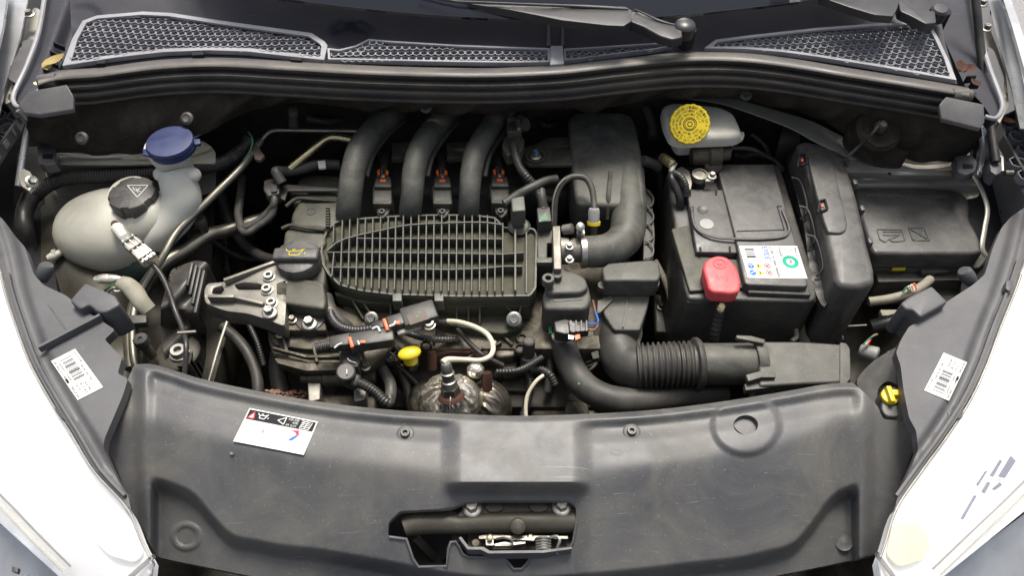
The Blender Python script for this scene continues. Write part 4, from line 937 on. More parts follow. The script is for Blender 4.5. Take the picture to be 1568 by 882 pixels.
# faded grey wrapped loom and bunch of fine wires out of the bracket cup
lm = thing('wrapped_loom', 'bundle of thin coloured wires in a faded grey sleeve by the bracket cup', 'wiring loom', W(190, 450, 0))
mk('sleeve', tube([(184, 432, .02, 11), (196, 437, .02, 13), (206, 447, .015, 14), (216, 462, .01, 13), (228, 475, 0.0, 12)], 13, 14, flat=0.7), M['conduit'], lm)
for k, mm in enumerate(('green', 'brass', 'cream', 'wire', 'white')):
    mk('fine_wire', tube([(158+k*2, 446+k*2, .0), (166+k*2, 440+k, .012), (178, 434+k*3, .018), (190, 436+k*2, .018)], 1.3, 6), M[mm], lm)
mk('foil_wrap', ellipsoid(W(167, 427, .012), 0.020, 0.007, 0.006, 16, 10, lambda d: 1+0.15*math.sin(d.x*17)*math.cos(d.y*9)), M['foil'], lm)

# crinkled black mount cover with torx bolt
em = thing('mount_cover', 'crinkled black cover over the engine mount left of the aluminium arm', 'cover', W(275, 540, -0.15))
def zm(x, y): return -0.07 - 0.0002*abs(x-280) + 0.010*math.sin((x+y)*0.09) - 0.05*ss(470, 500, y)
mk('cover_shell', sheet(pfil([(262, 412), (300, 398), (318, 402), (322, 412), (308, 440), (300, 470), (300, 520), (290, 560), (256, 562), (246, 520), (246, 470)], 8), zm, res=5, t=0.05), M['black'], em, 45)
mk('cover_fold', join(*[bar(W(296+i*6, 404+i*4, -.058), W(288+i*4, 440+i*14, -.066), 0.005, 0.012, 0.002) for i in range(4)]), M['black'], em)
mk('mount_plate', lathe(W(276, 545, -.14), [(0.032, 0), (0.032, 0.01), (0.028, 0.013), (0, 0.013)], Z, 28), M['bodydark'], em)
mk('torx_bolt', torx(W(275, 541, -.125), 0.0115), M['steel'], em)
mk('chassis_edge', tube([(352, 480, -.2), (335, 530, -.2), (318, 590, -.2)], 2.5, 8), M['body'], label='bright flange edge of the chassis rail seen in the dark gap', cat='flange')

# aluminium engine mount arm
ar = thing('engine_mount_arm', 'pale cast aluminium engine mount arm with slots and four bolts', 'engine mount', W(370, 450, -0.1))
zA = lambda x, y: -0.055 + 0.010*ss(330, 420, x)
arm_o = pfil([(313, 443), (318, 434), (342, 432), (372, 424), (424, 400), (440, 420), (436, 500), (412, 490), (380, 480), (345, 476), (314, 464)], 7)
mk('arm_casting', bevel(sheet(arm_o, zA, [pfil([(326, 441), (340, 437), (344, 444), (338, 451), (324, 450)], 3), pfil([(358, 436), (372, 432), (398, 434), (406, 440), (400, 444), (364, 444)], 3)], res=6, t=0.03, bottom=True), 0.002, 2, 60), M['alu'], ar, 50)
mk('arm_wall', join(*[bar(W(*p, -.048), W(*q, -.046), 0.005, 0.012, 0.001) for p, q in (((320, 457), (360, 457)), ((360, 457), (405, 468)), ((344, 432), (424, 403)))]), M['alu'], ar)
for x, y in ((412, 424), (409, 444), (416, 465)):
    mk('arm_bolt', torx(W(x, y, -.044), 0.0072), M['steel'], ar)
mk('arm_bolt', bolt(W(413, 479, -.040), 0.0108), M['steel'], ar)
# ================================================================== ENGINE
eng = thing('engine_block', 'dirty engine block and cylinder head under the ribbed intake manifold', 'engine', (0, 0.1, -0.5))
mk('block', box(Vector((-0.04, 0.13, -0.34)), 0.46, 0.22, 0.30, b=0.01), M['dark'], eng)
mk('cylinder_head', box(Vector((-0.03, 0.17, -0.165)), 0.44, 0.19, 0.10, b=0.006), M['aludark'], eng)
mk('timing_casting', prism([(408, 484), (412, 470), (440, 460), (510, 465), (590, 500), (598, 535), (560, 568), (470, 566), (418, 545), (410, 520)], -.095, 0.032, 0.008, 0.004), M['aludark'], eng)
mk('casting_ledge', join(prism([(410, 510), (500, 515), (560, 520), (560, 530), (470, 535), (420, 528)], -.085, 0.01, 0.004, 0.002), prism([(420, 548), (470, 556), (556, 556), (556, 566), (468, 568), (424, 556)], -.088, 0.01, 0.003, 0.002)), M['aludark'], eng)
mk('casting_pocket', prism([(424, 518), (442, 520), (444, 532), (430, 534)], -.0835, 0.004, 0.003, 0), M['ink'], eng)
mk('left_flange', prism([(404, 484), (470, 486), (498, 494), (500, 506), (420, 506), (408, 498)], -.07, 0.012, 0.004, 0.002), M['aludark'], eng)
# cam cover lobes and oil filler housing
cc = thing('cam_cover', 'dusty black cam cover with the round oil filler cap', 'cam cover', W(460, 400, -0.12))
mk('cover_lobe', prism([(462, 300), (475, 290), (500, 288), (520, 296), (520, 340), (500, 352), (444, 350), (446, 326)], -.055, 0.06, 0.010, 0.006), M['blackold'], cc)
mk('cover_lobe', prism([(436, 352), (450, 342), (496, 344), (500, 372), (490, 382), (432, 380)], -.052, 0.06, 0.008, 0.005), M['blackold'], cc)
mk('cover_rib', tube([(432, 350, -.05), (446, 345, -.046), (470, 349, -.046), (496, 352, -.048)], 3, 8), M['blackold'], cc)
mk('cover_rib', tube([(438, 316, -.055), (455, 304, -.05), (480, 305, -.05), (515, 308, -.055)], 3, 8), M['blackold'], cc)
mk('cover_lobe', prism([(458, 272), (480, 266), (520, 268), (524, 292), (470, 292), (452, 290)], -.06, 0.05, 0.008, 0.005), M['blackold'], cc)
mk('cover_lobe', prism([(440, 288), (470, 278), (520, 282), (522, 300), (450, 312)], -.062, 0.05, 0.006, 0.005), M['blackold'], cc)
for y in range(320, 350, 4):
    mk('cover_tooth', box(W(502, y, -.046), 0.006, 0.002, 0.008), M['blackold'], cc)
mk('embossed_ring', lathe(W(476, 324, -.0552), [(.008, 0), (.0075, .0012), (.0065, .0012), (.006, 0)], Z, 24, caps=False), M['blackold'], cc)
mk('filler_tower', prism([(420, 392), (430, 372), (490, 372), (500, 395), (498, 440), (488, 448), (424, 440)], -.056, 0.07, 0.01, 0.004), M['blackold'], cc)
mk('filler_box', prism([(419, 432), (444, 424), (496, 430), (500, 462), (496, 474), (420, 462)], -.045, 0.075, 0.006, 0.004), M['blackold'], cc)
mk('filler_bracket', prism([(444, 464), (500, 464), (498, 490), (488, 503), (470, 509), (456, 502), (446, 486)], -.068, 0.03, 0.008, 0.002), M['black'], cc)
mk('bracket_bolt', bolt(W(474, 496, -.067), 0.0115), M['steel'], cc)
oc = W(458, 400, -0.042)
ocap = mk('oil_cap', lathe(oc, [(0.030, -0.012), (0.0325, -0.004), (0.0328, 0.008), (0.031, 0.012), (0.026, 0.0135), (0, 0.0135)], Z, 48, lob=lambda a: 1+0.012*math.cos(a*16)), M['satin'], cc, 35)
gp = box(oc+Vector((0, -0.003, 0.017)), 0.066, 0.022, 0.012, b=0.004, seg=3)
mk('grip_bar', gp, M['satin'], ocap)
q0 = oc+Vector((0, -0.003, 0.0232))
Q = Quad([q0+Vector((-.016, .009, 0)), q0+Vector((.016, .009, 0)), q0+Vector((.016, -.009, 0)), q0+Vector((-.016, -.009, 0))], .0003); Q.asp = 1.6
mk('oil_can_symbol', oilcan(Q, .48, .5, .75, 1, .0012), M['yelink'], ocap, 0)
# end of the head with pipes
mk('cable_bracket', join(prism([(430, 284), (440, 282), (520, 288), (520, 292), (440, 292), (436, 306), (430, 304)], -.045, 0.004, 0.001, 0.001), prism([(404, 276), (418, 272), (428, 280), (428, 296), (410, 300), (403, 290)], -.035, 0.02, 0.003, 0.002), prism([(414, 282), (424, 281), (424, 292), (415, 294)], -.031, 0.004, 0.001, 0.001)), M['black'], label='black cable clip bracket at the left end of the cam cover', cat='bracket')
for k, lb in ((0, 'upper black hose looping from the clip bracket into the gap'), (1, 'lower dusty hose looping from the clip bracket into the gap')):
    mk('bypass_hose', tube([(418, 290, -.04), (420, 310-k*4, -.045), (410+k*6, 325+k*4, -.06), (390+k*4, 342+k*5, -.07), (372+k*2, 348+k*8, -.075), (366-k*2, 330, -.08), (369-k*2, 300, -.08), (372-k, 270, -.085)], 5.5, 10), M['rubber'], label=lb, cat='hose')
mk('elbow_hose', tube([(432, 280, -.03), (424, 266, -.02), (424, 262, -.02), (440, 262, -.03), (462, 258, -.035), (486, 252, -.035), (520, 252, -.04)], 8, 12), M['rubber'], label='black rubber elbow hose behind the cam cover', cat='hose')
mk('white_hose_tag', prism([(486, 246), (498, 245), (499, 256), (488, 257)], -.022, 0.004, 0.001, 0.0008), M['white'], label='small white tag wrapped on the elbow hose', cat='tag')
mk('brass_pipe', tube([(440, 262, -.03), (462, 243, -.02), (485, 224, -.012), (500, 213, -.008), (515, 210, -.008), (545, 215, -.015), (570, 216, -.02)], 6, 14), M['brass'], label='shiny yellowish pipe bending behind the first intake runner', cat='pipe')
mk('heater_pipe', tube([(400, 215, -.02), (415, 201, -.01), (440, 199, -.01), (500, 200, -.01), (570, 201, -.01)], 3.6, 10), M['pipe'], label='slim dull pipe running level under the bulkhead felt', cat='pipe')
mk('spring_stud', ctube([(449, 166, .03), (449, 180, .01), (450, 196, 0)], 7, 0.004, .2), M['rubber'], label='black ribbed stub hanging under the felt above the slim pipe', cat='hose stub')

# ------------------------------------------------------------------ intake manifold
mf = thing('intake_manifold', 'black plastic intake manifold with three curved runners and a ribbed cover', 'intake manifold', W(650, 400, -0.12))
ZF = -0.060
mo = [(492, 392), (494, 372), (502, 356), (514, 344), (530, 340), (560, 338), (600, 335), (660, 333), (720, 333), (758, 337), (771, 350), (772, 352), (818, 354), (823, 362), (821, 446), (812, 458), (760, 459), (700, 459), (600, 456), (552, 450), (520, 441), (503, 424), (494, 408)]
def zfl(x, y):
    return ZF + 0.002*math.sin(x*0.02)
mk('cover_plate', prism(mo, ZF, 0.030, 0.004, 0.002), M['olive'], mf)
inner_o = offs(ccw(P3(mo, ZF)), -0.006)
g_out = fillet(ccw(P3(mo, ZF)), .004, 3); g_in = offs(g_out, -0.0028)
n = len(g_out)
mk('rim', ([p+Z*0.0075 for p in g_out]+[p+Z*0.0075 for p in g_in]+[p+Z*0.0005 for p in g_in]+[p-Z*0.002 for p in g_out],
   [(i, (i+1) % n, n+(i+1) % n, n+i) for i in range(n)]+[(n+i, n+(i+1) % n, 2*n+(i+1) % n, 2*n+i) for i in range(n)]+[(3*n+i, 3*n+(i+1) % n, (i+1) % n, i) for i in range(n)]), M['ribs'], mf)
topc = curve([(494, 372), (512, 346), (530, 342), (600, 336), (660, 334), (720, 334), (758, 338), (775, 350)])
botc = curve([(494, 408), (505, 425), (520, 438), (552, 446), (600, 450), (700, 453), (815, 453)])
RH = 0.017
def rib_between(pts, w=0.0020, h=RH, z=ZF, nm='rib'):
    gs = [bar(W(*a, z+h/2), W(*b, z+h/2), w, h, 0.0004, 1) for a, b in zip(pts, pts[1:])]
    return mk(nm, join(*gs), M['ribs'], mf)
xt = [512.7, 525.6, 537, 549, 560.7, 572.2, 583.7, 595.4, 607, 618.6, 630.3, 642, 653.7, 665.3, 677, 688.4, 700, 711.5, 723.3, 735, 746.7, 758.2, 770]
for i, x in enumerate(xt):
    lean = -3.2*(1-i/23)
    if i == 0: rib_between([(x, 349), (x+lean*0.4, 377)])
    y0 = topc(x); y1 = botc(x+lean)
    if i < 2 and i != 1: y0 = 392
    rib_between([(x, y0), (x+lean, y1-2)])
rib_between([(789, 356), (789, 450)], 0.003)
rib_between([(806, 358), (806, 452)], 0.0025, 0.010)
rib_between([(548, 370), (600, 370.5), (660, 370.5), (720, 371), (770, 371)], 0.0018)
rib_between([(502, 391.5), (560, 391.5), (640, 392.5), (720, 393.5), (770, 394.5), (802, 392)], 0.0018)
rib_between([(505, 414.5), (560, 415), (620, 417), (690, 418), (740, 416), (770, 413), (800, 413)], 0.0018)
arc = [(502, 390), (515, 378), (530, 371), (550, 365.5), (570, 361), (590, 357), (610, 352.5), (630, 349.5), (655, 348), (690, 346.5), (720, 345.5), (745, 346), (770, 349.5)]
rib_between(arc, 0.0024, RH+0.001)
# lightweight front face: ribs and clips below the cover
mk('lower_shell', prism([(515, 452), (560, 458), (700, 462), (800, 462), (800, 500), (770, 512), (700, 500), (640, 488), (560, 490), (530, 480)], -.098, 0.06, 0.008, 0.004), M['olive'], mf)
mk('front_face', prism([(512, 446), (560, 458), (700, 464), (812, 462), (812, 468), (700, 470), (556, 464), (514, 452)], -.075, 0.035, 0.003, 0.002), M['olive'], mf)
for x in (608, 672):
    mk('cover_clip', prism([(x-7, 449), (x+7, 449), (x+7, 461), (x-7, 461)], -.0505, 0.022, 0.001, 0.0015), M['ribs'], mf)
for i, (x0, y0, x1, y1) in enumerate(((535, 456, 556, 492), (552, 462, 572, 492), (600, 464, 600, 490), (700, 468, 700, 492), (718, 468, 718, 492), (735, 468, 735, 496), (766, 468, 790, 492), (800, 468, 792, 500))):
    mk('web', bar(W(x0, y0, -.084), W(x1, y1, -.10), 0.003, 0.024, 0.0005, 1), M['olive'], mf)
for x, y, z, r in ((787, 489, -.085, .0115), (569, 488, -.09, .0105)):
    mk('manifold_bolt', bolt(W(x, y, z), r, (0, -0.55, 0.83)), M['steel'], mf)
# runners
def runner(pts, r):
    return tube(pts, r, 22, 8)
R1 = [(622, 158, -.03, 17), (600, 176, -.008, 18), (574, 198, .004, 19), (552, 228, .006, 20), (541, 262, -.004, 19), (536, 298, -.024, 18.5), (533, 326, -.052, 19), (533, 344, -.095, 18)]
R2 = [(702, 160, -.03, 16), (682, 178, -.008, 17), (662, 200, .004, 18), (643, 230, .006, 18.5), (634, 262, -.004, 18), (631, 298, -.024, 17), (628, 324, -.052, 17), (628, 342, -.095, 17)]
R3 = [(778, 160, -.03, 16), (764, 178, -.008, 17), (748, 200, .004, 17), (730, 230, .006, 17.5), (722, 262, -.004, 17), (719, 298, -.024, 16), (718, 324, -.052, 16), (718, 342, -.095, 16)]
for r_ in (R1, R2, R3):
    q = mk('runner', runner(r_, 18), M['duct'], mf, 60)
    sb = [(x+20, y+8, z-.018, 4) for x, y, z, _ in r_[1:5]]
    mk('runner_seam', tube(sb, 4, 8), M['duct'], q)
for x0 in (600, 684):
    mk('flange_bar', prism([(x0, 218), (x0+38, 216), (x0+32, 240), (x0, 242)], -.03, 0.01, 0.002, 0.0015), M['blackold'], mf)
mk('rear_plenum', box(Vector((-0.055, 0.42, -0.13)), 0.32, 0.09, 0.07, b=0.02, seg=3), M['rubber'], mf)
mk('well_floor', prism([(520, 250), (800, 250), (800, 345), (520, 345)], -.11, 0.02, 0.004, 0), M['black'], mf)

# ------------------------------------------------------------------ ignition coils
def coil():
    x, y = 585, 305
    t = thing('ignition_coil', 'black ignition coil with orange lock between the first and second runner', 'ignition coil', W(x, y, -.09), 'ignition coils')
    z = -.040
    mk('coil_body', prism([(571, 284), (575, 278), (596, 278), (600, 284), (600, 312), (570, 312)], z, 0.04, 0.003, 0.002), M['blackold'], t)
    mk('coil_foot', prism([(569, 298), (573, 312), (578, 328), (585, 335), (594, 328), (600, 312), (602, 298)], z-.010, 0.03, 0.004, 0.002), M['blackold'], t)
    mk('screw_pocket', prism([(573, 313), (598, 313), (594, 322), (578, 322)], z-.0085, 0.004, 0.002, 0), M['ink'], t)
    mk('coil_screw', torx(W(585, 326, z-.010), 0.0055), M['black'], t)
    mk('plug_housing', prism([(574, 281), (576, 266), (594, 266), (598, 281)], z+.004, 0.025, 0.003, 0.002), M['black'], t)
    mk('orange_lock', join(prism([(577, 261), (581, 258), (582, 266), (578, 267)], z+.009, 0.005, 0.001, 0.0008), prism([(591, 259), (595, 262), (594, 267), (590, 266)], z+.009, 0.005, 0.001, 0.0008)), M['orange'], t)
    mk('connector_shell', prism([(575, 270), (598, 270), (600, 286), (572, 286)], z+.0065, 0.02, 0.003, 0.002), M['black'], t)
    mk('orange_lock', prism([(582, 274), (591, 274), (591, 278), (582, 278)], z+.008, 0.003, 0.0005, 0.0005), M['orange'], t)
    mk('body_label', prism([(574, 292), (597, 292), (597, 308), (574, 308)], z+.0006, 0.002, 0.001, 0.0004), M['duct'], t)
    mk('metal_clip', join(prism([(583, 266), (590, 266), (589, 271), (584, 271)], z+.0105, 0.004, 0.0005, 0.0004), bar(W(584, 256, z+.008), W(585, 264, z+.011), .002, .002)), M['steel'], t)
    mk('plug_cable', tube([(586, 264, z+.004), (588, 256, z), (590, 246, z-.01), (594, 236, z-.02)], 6, 10), M['rubber'], t)
    return t
c0 = coil()
copy_thing(c0, W(677, 304, -.040)-W(585, 304, -.040), 'black ignition coil with orange lock between the second and third runner')
copy_thing(c0, W(766, 303, -.040)-W(585, 304, -.040), 'black ignition coil with orange lock to the right of the third runner')

# ------------------------------------------------------------------ wiring and small pipes behind, centre
mk('sensor_valve', join(prism([(776, 178), (798, 178), (800, 200), (776, 202)], .02, 0.03, 0.004, 0.003), prism([(772, 208), (796, 202), (804, 214), (798, 232), (776, 238), (768, 222)], .01, 0.02, 0.005, 0.003)), M['blackold'], label='grimy black valve body at the top of the third runner', cat='valve')
pl = thing('round_plug', 'glossy round black plug with an orange ring under the felt', 'plug', W(800, 190, .0))
mk('plug_barrel', lathe(W(795, 192, .015), [(.010, 0), (.0115, .004), (.0115, .012), (.010, .015), (0, .015)], (0.7, -.4, .5), 22), M['black'], pl)
mk('plug_seal', lathe(W(797, 183, .018), [(.0075, 0), (.0075, .0015)], (0.3, -.3, .6), 18), M['rust'], pl)
mk('plug_tab', prism([(790, 182), (796, 182), (797, 196), (792, 197)], .032, 0.004, 0.001, 0.001), M['steel'], pl)
mk('harness', ctube([(786, 222, .012), (790, 240, .01), (796, 256, .005), (806, 270, .0), (816, 282, -.01), (826, 300, -.02), (832, 320, -.03)], 6.5, .004, .12), M['wire'], smooth=50, label='ribbed black harness dropping from the valve body towards the throttle', cat='wiring harness')
mk('breather_pipe', tube([(772, 312, -.02), (790, 300, -.015), (804, 292, -.01), (820, 284, -.008), (836, 277, -.01), (852, 274, -.015)], 7, 12), M['rubber'], label='fat black breather pipe angled across the middle', cat='pipe')
cn = thing('sensor_connector', 'dusty grey sensor connector standing on the manifold corner', 'connector', W(790, 340, -.06))
mk('connector_body', prism([(782, 297), (802, 294), (805, 322), (784, 324)], -.012, 0.03, 0.003, 0.003), M['greyplas'] if False else M['ribs'], cn)
mk('connector_stem', tube([(792, 322, -.03, 7), (793, 336, -.045, 7), (794, 348, -.052, 8)], 7, 14), M['ribs'], cn)
mk('connector_flange', lathe(W(795, 349, -.058), [(.016, 0), (.018, .004), (.014, .008), (.008, .008)], Z, 24), M['ribs'], cn)
cn = thing('small_connector', 'slim black connector with a green square below the harness', 'connector', W(832, 330, -.06))
mk('connector_body', prism([(822, 318), (842, 316), (845, 338), (824, 340)], -.025, 0.03, 0.002, 0.002), M['black'], cn)
mk('green_square', prism([(827, 331), (838, 330), (839, 337), (828, 338)], -.0245, 0.002, 0.001, 0), M['green'], cn)
mk('connector_neck', tube([(829, 290, -.015, 6), (830, 304, -.02, 7), (832, 318, -.03, 8)], 7, 12), M['rubber'], cn)
vp = thing('vapour_pipe', 'arched black vapour pipe ending in a grey connector with a yellow ring', 'pipe', W(875, 330, -.04))
mk('arched_pipe', tube([(848, 350, -.05), (849, 325, -.03), (851, 302, -.012), (858, 284, .0), (870, 273, .006), (884, 270, .008), (898, 274, .006), (906, 288, .0), (909, 306, -.008), (910, 322, -.014)], 4.8, 12), M['rubber'], vp)
mk('white_stripe', tube([(846, 345, -.044), (846, 322, -.024), (848, 302, -.007), (855, 284, .005), (866, 272, .011)], 1.2, 6), M['conduit'], vp)
mk('end_connector', lathe(W(909, 340, -.03), [(.0085, 0), (.0088, .018), (.0075, .021), (.005, .022)], (0, .55, .83), 20), M['greyplas'], vp)
mk('yellow_ring', lathe(W(909, 344, -.034), [(.0102, 0), (.0102, .005)], (0, .55, .83), 20), M['yellow'], vp)
mk('lower_tube', lathe(W(909, 360, -.05), [(.0055, 0), (.0055, .02)], (0, .45, .88), 14), M['rubber'], vp)
bk = thing('rear_bracket', 'black bracket plate with a blue-marked bolt between harness and air duct', 'bracket', W(830, 240, -.03))
mk('plate', prism([(800, 226), (812, 222), (880, 228), (880, 252), (810, 252), (800, 244)], -.022, 0.006, 0.003, 0.0015), M['blackold'], bk)
mk('gusset', prism([(815, 222), (840, 210), (878, 208), (878, 224), (820, 226)], -.026, 0.006, 0.002, 0.0015), M['blackold'], bk)
mk('bolt_cup', lathe(W(820, 240, -.021), [(.017, 0), (.017, .004), (.013, .004), (.012, .001), (0, .001)], Z, 28), M['blackold'], bk)
bb = mk('plate_bolt', bolt(W(820, 239, -.017), .0095, Z, True, .010), M['steel'], bk)
mk('blue_mark', lathe(W(820, 239, -.017)+Z*.0105, [(.003, 0), (.003, .0008), (0, .0008)], Z, 12), M['blueink'], bb)

# ------------------------------------------------------------------ air duct and resonator
ad = thing('air_duct', 'large grey-black moulded air duct curving down to the throttle body', 'air duct', W(930, 300, -.1))
zd = lambda x, y: -0.012 - 0.00010*(y-170)
mk('duct_body', prism([(870, 182), (876, 172), (900, 169), (952, 170), (968, 176), (976, 196), (984, 240), (988, 300), (988, 312), (940, 314), (882, 312), (876, 260)], zd, 0.09, 0.012, 0.012, 0.0, 4), M['duct'], ad, 50)
mk('duct_arm', tube([(960, 250, -.046, 26), (962, 290, -.046, 26), (963, 330, -.048, 27), (958, 362, -.05, 27), (938, 380, -.052, 26), (915, 385, -.053, 25), (893, 385, -.053, 24)], 26, 26, 8), M['duct'], ad, 60)
mk('duct_rib', tube([(935, 262, -.0185, 3), (932, 300, -.022, 3.5), (930, 335, -.05, 3)], 3, 8), M['duct'], ad)
mk('duct_step', prism([(882, 300), (936, 302), (936, 330), (884, 328)], -.065, 0.05, 0.006, 0.004), M['duct'], ad)
mk('notch_shade_sheet', prism([(880, 310), (945, 312), (945, 365), (884, 362)], -.11, 0.02, 0.002, 0), M['ink'], ad)  # near-black sheet painted as the shade in the open notch
mk('side_scallop', join(*[tube([(990, 290+i*26, -.07), (1000, 302+i*26, -.07), (998, 314+i*26, -.07), (988, 318+i*26, -.07)], 1.6, 6) for i in range(4)]), M['duct'], ad)
mk('side_wall', prism([(985, 285), (997, 292), (1003, 360), (1000, 398), (985, 398)], -.075, 0.05, 0.003, 0.002), M['duct'], ad)
mk('hose_clamp', lathe(W(893, 386, -.053), [(.0245, -.004), (.0245, .004)], (1, 0.05, 0), 30), M['steel'], ad)
mk('clamp_screw', join(lathe(W(888, 348, -.02), [(.0065, 0), (.0065, .008), (.005, .009), (0, .009)], (0, -.6, .8), 16), box(W(889, 356, -.03), .012, .012, .008, b=.001)), M['steel'], ad)
# throttle body
tb = thing('throttle_valve_unit', 'cast aluminium throttle body between the manifold and the air duct', 'throttle body', W(868, 390, -.1))
mk('face_plate', prism([(846, 346), (858, 345), (860, 412), (848, 412)], -.028, 0.07, 0.002, 0.002), M['alu'], tb)
mk('barrel', lathe(W(858, 384, -.058), [(.021, 0), (.021, .012), (.0185, .013), (.0185, .030)], (1, 0.03, 0), 30), M['alu'], tb)
mk('mounting_boss', lathe(W(863, 352, -.034), [(.008, 0), (.008, .014), (.006, .015), (0, .015)], (.8, -.2, .4), 18), M['alu'], tb)
for x, y in ((872, 378), (872, 398)):
    mk('clamp_bolt', bolt(W(x, y, -.036), .007), M['steel'], tb)
mk('intermediate_flange', prism([(823, 346), (846, 344), (846, 372), (838, 372), (838, 396), (846, 398), (846, 406), (823, 406)], -.05, 0.05, 0.002, 0.002), M['blackold'], tb)
mk('flange_bar', prism([(822, 394), (846, 394), (846, 402), (822, 402)], -.045, 0.01, 0.001, 0.001), M['ribs'], tb)
# throttle motor cover with connector
tm = thing('throttle_motor', 'black throttle motor cover with round lug and multi-pin connector', 'motor cover', W(868, 460, -.1))
mk('motor_cover', prism([(830, 452), (836, 440), (848, 430), (885, 426), (900, 432), (905, 452), (905, 462), (896, 474), (834, 474)], -.058, 0.055, 0.008, 0.005), M['duct'], tm)
mk('motor_lid', prism([(834, 432), (846, 414), (862, 408), (896, 424), (902, 440), (890, 448), (838, 450)], -.048, 0.03, 0.007, 0.004), M['duct'], tm)
mk('lid_step', prism([(846, 458), (892, 455), (892, 459), (847, 462)], -.0572, 0.002, 0.001, 0.0004), M['duct'], tm)
mk('lug', lathe(W(839, 434, -.040), [(.009, 0), (.009, .012), (.0082, .013), (.0045, .013), (.0045, .004), (0, .004)], Z, 22), M['duct'], tm)
mk('lug', lathe(W(853, 425, -.046), [(.007, 0), (.007, .008), (.004, .009), (0, .008)], Z, 18), M['duct'], tm)
pc = mk('connector', join(prism([(848, 492), (866, 488), (884, 494), (886, 508), (866, 512), (850, 508)], -.062, 0.02, 0.003, 0.002), prism([(870, 490), (900, 494), (902, 506), (872, 510)], -.058, 0.014, 0.002, 0.002), *[bar(W(874+i*8, 492, -.056), W(874+i*8, 508, -.056), .002, .004) for i in range(4)]), M['wire'], tm)
mk('orange_seal', prism([(880, 513), (888, 511), (889, 518), (881, 521)], -.060, 0.004, 0.001, 0.0008), M['orange'], pc)
mk('metal_clip', prism([(870, 512), (880, 514), (878, 520), (870, 519)], -.060, 0.003, 0.0006, 0.0005), M['steel'], pc)
for k, mm in enumerate(('blueink', 'brown', 'wire', 'copper')):
    mk('lead', tube([(900, 495+k*3, -.064), (910, 496+k*3, -.062), (916, 492+k, -.06), (912, 478, -.07), (908, 460, -.08)], 1.6, 6), M[mm], tm)
# box under the duct and the elbow down to the corrugated hose
fb = thing('filter_outlet', 'square black plastic outlet box below the air duct', 'outlet box', W(965, 450, -.12))
mk('upper_box', prism([(921, 410), (932, 402), (1000, 397), (1010, 404), (1012, 420), (1008, 430), (925, 430)], -.05, 0.035, 0.004, 0.005), M['duct'], fb)
mk('lip', prism([(916, 432), (930, 436), (1004, 434), (1010, 428), (1010, 436), (1004, 444), (926, 446), (916, 442)], -.078, 0.010, 0.003, 0.002), M['duct'], fb)
mk('lower_box', prism([(922, 442), (998, 440), (992, 470), (980, 506), (940, 506), (924, 480)], -.088, 0.06, 0.005, 0.004), M['duct'], fb)
mk('lower_rib', bar(W(962, 448, -.087), W(954, 502, -.087), .002, .004), M['duct'], fb)
mk('corner_lug', lathe(W(922, 440, -.072), [(.007, 0), (.007, .006), (.004, .007), (0, .005)], Z, 16), M['duct'], fb)
mk('catch', prism([(915, 460), (935, 452), (940, 458), (920, 478), (914, 480)], -.084, 0.01, 0.002, 0.001), M['duct'], fb)
mk('catch', bar(W(1003, 412, -.058), W(1008, 424, -.058), .005, .01), M['duct'], fb)
ih = thing('intake_hose', 'black intake hose with a corrugated section and a long tube along the front cover', 'intake hose', W(1060, 560, -.13))
mk('elbow', tube([(946, 500, -.12, 30), (946, 530, -.125, 31), (956, 554, -.125, 33), (975, 563, -.12, 34), (995, 562, -.115, 33)], 32, 26, 8), M['rubber'], ih, 60)
mk('elbow_cuff', lathe(W(946, 508, -.115), [(.036, -.004), (.036, .004)], (0, -.5, .8), 32), M['rubber'], ih)
mk('corrugated_section', ctube([(976, 562, -.115), (1010, 560, -.11), (1040, 559, -.108), (1062, 558, -.106)], 34, .0072, .15, 32), M['rubber'], ih, 70)
mk('collar', lathe(W(1066, 558, -.105), [(.036, -.004), (.0385, -.002), (.0385, .003), (.036, .006)], (1, .05, 0), 40), M['rubber'], ih)
mk('straight_tube', tube([(1062, 558, -.105, 33), (1110, 558, -.10, 32.5), (1150, 557, -.096, 32), (1164, 556, -.095, 31)], 32, 30, 6), M['duct'], ih, 60)
mk('flared_mouth', prism([(1162, 522), (1230, 523), (1290, 527), (1299, 534), (1300, 578), (1292, 585), (1230, 588), (1162, 592)], lambda x, y: -.064-0.00004*abs(x-1290), 0.058, 0.006, 0.015, 0, 6), M['duct'], ih, 60)
mk('mouth_rim', prism([(1286, 524), (1296, 525), (1302, 534), (1303, 580), (1296, 588), (1286, 589)], -.063, 0.058, 0.003, 0.013, 0, 6), M['duct'], ih, 60)
mk('tube_band', lathe(W(1158, 557, -.095), [(.0335, -.006), (.0345, -.004), (.0345, .006), (.0335, .008)], (1, .05, 0), 34), M['duct'], ih)
mk('strap_buckle', prism([(1127, 513), (1150, 514), (1172, 520), (1170, 526), (1150, 522), (1128, 518)], -.055, 0.006, 0.002, 0.001), M['duct'], ih)
mk('strap_buckle', prism([(1142, 574), (1165, 568), (1188, 570), (1188, 578), (1166, 578), (1146, 584)], -.062, 0.008, 0.001, 0.001), M['duct'], ih)
mk('strap_buckle', prism([(1140, 588), (1188, 584), (1190, 592), (1142, 598)], -.072, 0.01, 0.001, 0.001), M['duct'], ih)
